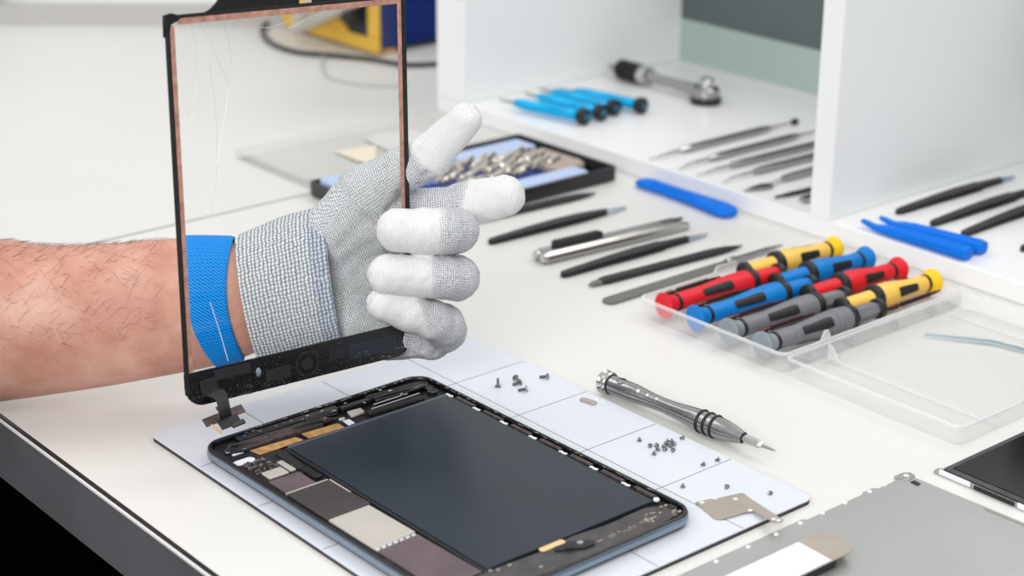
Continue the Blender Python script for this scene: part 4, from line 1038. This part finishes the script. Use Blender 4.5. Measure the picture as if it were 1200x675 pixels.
pick('steel tool with a broad dark spatula blade on the shelf', (-197, 421, 13), .0, 4)
t = thing('probe_pick', 'short black pointed tool showing its tip beside the white divider', 'pick', (-174, 420, 13), -.09, group='slim steel picks on the shelf')
MB().rings([[(-w, y, 1), (w, y, 1), (w, y, 2.8), (-w, y, 2.8)] for y, w in ((0, .3), (14, 1.6), (44, 2.4), (90, 2.4))]).build('shaft', M['blacktool'], t, bevel=.3)
t = thing('probe_pick', 'steel tool whose wedge end peeks out at the foot of the divider', 'pick', (-158, 429, 13), -.05, group='slim steel picks on the shelf')
MB().rings([[(-w, y, 1), (w, y, 1), (w, y, h_), (-w, y, h_)] for y, w, h_ in ((0, 3, 3), (6, 4, 3.6), (30, 3, 3.4), (90, 2.6, 3.2))]).build('shaft', M['dsteel'], t, bevel=.4)

# ---------------------------------------------------------------- ratchet
ra = thing('ratchet_driver', 'small steel ratchet driver with a black knurled grip lying on the shelf', 'ratchet', (-380, 566, 13), -PI)
MB().lathe([(0, 11), (.6, 12.4), (5, 12.6), (6, 11.6)], (0, 0, 0), (0, 0, 1), 36, up=(1, 0, 0)).build('head_base', M['blackp'], ra)
MB().lathe([(6, 11.2), (12, 11.2), (13.4, 9.6), (13.4, 6)], (0, 0, 0), (0, 0, 1), 36, up=(1, 0, 0)).build('head', M['dsteel'], ra)
MB().lathe([(13.2, 5.6), (14, 6.2), (19, 6.2), (20.4, 4.6)], (0, 0, 0), (0, 0, 1), 24, up=(1, 0, 0)).build('drive_knob', M['chrome'], ra)
MB().lathe([(9, 5.8), (14, 4.8), (56, 3.8), (66, 5)], (0, 0, 9), (1, 0, 0), 24).build('shaft', M['dsteel'], ra)
MB().lathe([(64, 5), (65, 7.6), (72, 8.2), (75, 7.4)], (0, 0, 9), (1, 0, 0), 28).build('ferrule', M['chrome'], ra)
pf = [(74, 6)]
for k in range(6): pf += [(75+k*4.2, 8.4), (77.6+k*4.2, 8.4), (78+k*4.2, 7.2), (79+k*4.2, 7.2)]
pf += [(101, 6.8), (103, 4.6)]
MB().lathe(pf, (0, 0, 9), (1, 0, 0), 28).build('knurled_grip', M['blackr'], ra)
MB().lathe([(102, 3), (111, 3), (114, 1.4)], (0, 0, 9), (1, 0, 0), 6).build('bit', M['steel'], ra)

# ---------------------------------------------------------------- four cyan drivers
def cyan(label, x, y, rz):
    # origin at the knob end; local +x runs to the bit
    t = thing('cyan_screwdriver', label, 'screwdriver', (x, y, 13+6.8), rz+PI, group='cyan screwdrivers on the shelf')
    rot_ = None
    MB().lathe([(-.6, 5.4), (0, 6.5), (5.6, 6.5), (6.4, 5.4)], (0, 0, 0), (1, 0, 0), 16).build('knob', M['blackr'], t, bevel=.5)
    MB().lathe([(-1.1, .05), (-1.1, 2.0), (-.5, 2.4)], (0, 0, 0), (1, 0, 0), 20, cap=False).build('knob_inlay', M['cyand'], t)
    MB().lathe([(6, 3.2), (8, 3.2)], (0, 0, 0), (1, 0, 0), 20).build('neck', M['blackr'], t)
    MB().lathe([(8, 4.3), (9, 4.6), (22, 4.6), (22.6, 4.2), (24, 4.2), (24.6, 4.6), (58, 4.5), (66, 3.6), (69, 2.4)], (0, 0, 0), (1, 0, 0), 28).build('barrel', M['cyan'], t)
    MB().lathe([(68, 1.7), (72, 1.6), (82, 1.0), (84, .6)], (0, 0, 0), (1, 0, 0), 12).build('bit', M['dsteel'], t)
cyan('cyan screwdriver nearest the front of the shelf', -390, 446, math.atan2(15, 66))
cyan('cyan screwdriver second from the front, against the first one', -390.5, 464, math.atan2(8, 76))
cyan('cyan screwdriver third from the front of the four', -395, 482, math.atan2(7, 76))
cyan('cyan screwdriver furthest back, with its knob standing apart', -386, 503, math.atan2(13, 70))

# ---------------------------------------------------------------- black case with the bit set
ca = thing('tool_case', 'black plastic tool case lying open, with pale blue trays inside', 'case', (-411, 205, 0))
CW, CL, CH = 109, 191, 11
MB().rings([rr(1, CW-1, 1, CL-1, 0, 3), rr(0, CW, 0, CL, 1.5, 3), rr(0, CW, 0, CL, CH, 3), rr(2, CW-2, 2, CL-2, CH, 2), rr(2.4, CW-2.4, 2.4, CL-2.4, 1.6, 2)]).build('shell', M['casebl'], ca, angle=50)
MB().prism(rrect(5, CW-6, 5, CL-20, 2), 1.6, 4.0).build('bit_tray', M['deepblue'], ca, bevel=.5)
MB().prism(rrect(84, 101, 8, 172, 4), 2, 9.4).build('side_tray', M['paleblue'], ca, bevel=1.5)
MB().prism(rrect(3.5, 28, 118, 186, 4), 2, 9.2).build('side_tray', M['paleblue'], ca, bevel=1.5)
MB().prism(rrect(4, 40, 5, 84, 4), 2, 13).build('side_tray', M['paleblue'], ca, bevel=1.5)
MB().prism([(33, 158), (33, 186), (72, 188), (82, 184), (84, 160), (60, 154)], 4, 8.6).build('card_insert', M['taupec'], ca, bevel=.8)
gl = 'nickel bits in the black tool case'
b0 = MB().lathe([(0, .8), (5, 1.2), (6, 2.2), (18, 2.2), (18.6, 1.5)], seg=6).mesh('driver_bit', M['bitsteel'])
lab = {0: 'nickel bit lying loose in the black tool case, one of the near row', 1: 'nickel bit lying loose in the black tool case, one of the middle row', 2: 'nickel bit lying loose in the black tool case, one of the far row'}
for r_ in range(3):
    for k in range(15):
        x = -411+36+r_*16+rnd.uniform(-2, 2); y = 205+70+k*6.2+rnd.uniform(-1., 1.)
        o = bpy.data.objects.new('nickel_bit', b0); col.objects.link(o)
        o.location = (x*S, y*S, (6.2+rnd.uniform(0, 2.4))*S); o.rotation_euler = (rnd.uniform(.05, .22), 0, .28+rnd.uniform(-.18, .18))
        tag(o, lab[2-r_], 'bit', 'nickel bits in the black tool case, row %s' % ['far', 'middle', 'near'][r_])
cl_ = thing('case_lid', 'clear plastic lid of the black tool case, lying flat to its left', 'lid', (-522, 212, 0))
MB().rings([rr(1, 107, 1, 187, .2, 4), rr(0, 108, 0, 188, 1.4, 4), rr(0, 108, 0, 188, 7, 4), rr(1.2, 106.8, 1.2, 186.8, 7, 3), rr(1.2, 106.8, 1.2, 186.8, 1.2, 3)]).build('shell', M['clearlid'], cl_, angle=50)
MB().prism([(36, 66), (42, 101), (84, 70), (68, 66)], 1.3, 1.6).build('peach_insert', M['peach'], cl_)
MB().prism([(20, 104), (22, 150), (80, 140), (86, 96)], 1.3, 1.5).build('grey_insert', M['greyins'], cl_)

# ---------------------------------------------------------------- blue and yellow device
dv = thing('soldering_station', 'navy blue bench unit with a yellow front frame on the far desk', 'bench unit', (-718, 487, 0))
MB().b2(-146, 0, 3, 150, 5, 120).build('casing', M['devblue'], dv, bevel=3)
MB().b2(-146, 0, 140, 152, -0, 5).b2(-146, 0, 8, 20, 0, 5).build('foot_rail', M['foil'], dv)
MB().b2(-120, -4, -1, 3, 8, 110).build('front_panel', M['devdark'], dv, bevel=1)
MB().b2(-150, 2, -4, 3, 3, 16).build('front_frame', M['devyel'], dv, bevel=1.5)
MB().b2(-10, 2, -4, 3, 16, 116).build('front_frame', M['devyel'], dv, bevel=1.5)
MB().b2(-150, -138, -4, 3, 16, 116).build('front_frame', M['devyel'], dv, bevel=1.5)
MB().prism([(-150, 30), (-80, 16), (-40, 16), (-60, 30), (-150, 48)], 0, 5).build('front_frame', M['devyel'], dv, rot=(PI/2, 0, 0), bevel=1)
for x, z, r in ((-28, 34, 9), (-82, 58, 9)): MB().lathe([(0, r), (10, r*.85), (12, r*.6)], (x, -4, z), (0, -1, 0), 24).build('knob', M['blackp'], dv)
MB().tube([(-96, -26, 12), (-40, -14, 42), (16, -2, 74)], [6, 9, 12], 14).build('iron_holder', M['devgrey'], dv)
MB().tube([(-84, -34, 26), (-60, -30, 44), (-44, -26, 60)], [3, 5, 6], 12).build('iron_clip', M['devgrey'], dv)
cb = MB().tube(spline([(-905, 520, 6), (-893, 490, 4), (-872, 462, 3), (-820, 436, 3), (-770, 432, 3), (-735, 452, 3), (-700, 470, 3), (-664, 484, 3), (-640, 530, 3), (-600, 600, 3)]), 2.2, 10)
tag(cb.build('power_cable', M['cable']), 'black cable curving across the far desk in front of the blue unit', 'cable')
cb = MB().tube(spline([(-742, 444, 1.5), (-716, 425, 1.5), (-672, 404, 1.5), (-634, 415, 1.5), (-610, 440, 1.5)]), 1.5, 8)
tag(cb.build('thin_wire', M['cableg']), 'thin pale grey wire looping on the far desk near the black cable', 'wire')

# ================================================================== LIGHT
w = bpy.data.worlds.new('World'); scn.world = w; w.use_nodes = True
nt = w.node_tree; nt.nodes.clear()
out = nt.nodes.new('ShaderNodeOutputWorld'); bg = nt.nodes.new('ShaderNodeBackground')
tc = nt.nodes.new('ShaderNodeTexCoord'); sp = nt.nodes.new('ShaderNodeSeparateXYZ'); rp = nt.nodes.new('ShaderNodeValToRGB')
nt.links.new(tc.outputs['Generated'], sp.inputs[0])
mr = nt.nodes.new('ShaderNodeMapRange'); mr.inputs['From Min'].default_value = -1; nt.links.new(sp.outputs['Z'], mr.inputs['Value'])
nt.links.new(mr.outputs[0], rp.inputs['Fac'])
rp.color_ramp.elements[0].position = .45; rp.color_ramp.elements[0].color = (.3, .3, .3, 1)
rp.color_ramp.elements[1].position = .8; rp.color_ramp.elements[1].color = (.95, .955, .96, 1)
e = rp.color_ramp.elements.new(.55); e.color = (.6, .6, .6, 1)
nt.links.new(rp.outputs[0], bg.inputs[0]); bg.inputs[1].default_value = .78
nt.links.new(bg.outputs[0], out.inputs[0])
def area(nm, loc, target, size, power, color=(1, 1, 1)):
    l = bpy.data.lights.new(nm, 'AREA'); l.shape = 'RECTANGLE'; l.size = size[0]; l.size_y = size[1]; l.energy = power; l.color = color
    o = bpy.data.objects.new(nm, l); col.objects.link(o); o.location = loc
    o.rotation_euler = (Vector(target)-Vector(loc)).to_track_quat('-Z', 'Y').to_euler(); return o
area('softbox_key', (.15, 1.05, 1.35), (-.1, .1, 0), (.9, .7), 7.5, (1, .99, .97))
area('softbox_side', (-1.3, -.6, 1.5), (-.2, .2, 0), (1.0, 1.0), 6, (1, 1, 1))
area('fill_front', (.7, -1.1, .8), (-.15, .3, 0), (.9, .6), 15, (1, 1, 1))  # fill light added to brighten the shelf's front and divider faces

# ================================================================== CAMERA
cam = bpy.data.cameras.new('Camera'); co = bpy.data.objects.new('Camera', cam); col.objects.link(co)
co.location = (.58124, -.44833, .38055); co.rotation_euler = (1.20786, -.00625, .87148)
cam.sensor_width = 36; cam.lens = 2086.4*36/1200; cam.clip_start = .02; cam.clip_end = 20
cam.dof.use_dof = True; cam.dof.focus_distance = .865; cam.dof.aperture_fstop = 8.2
scn.camera = co
scn.view_settings.view_transform = 'Standard'; scn.view_settings.look = 'None'; scn.view_settings.exposure = 0
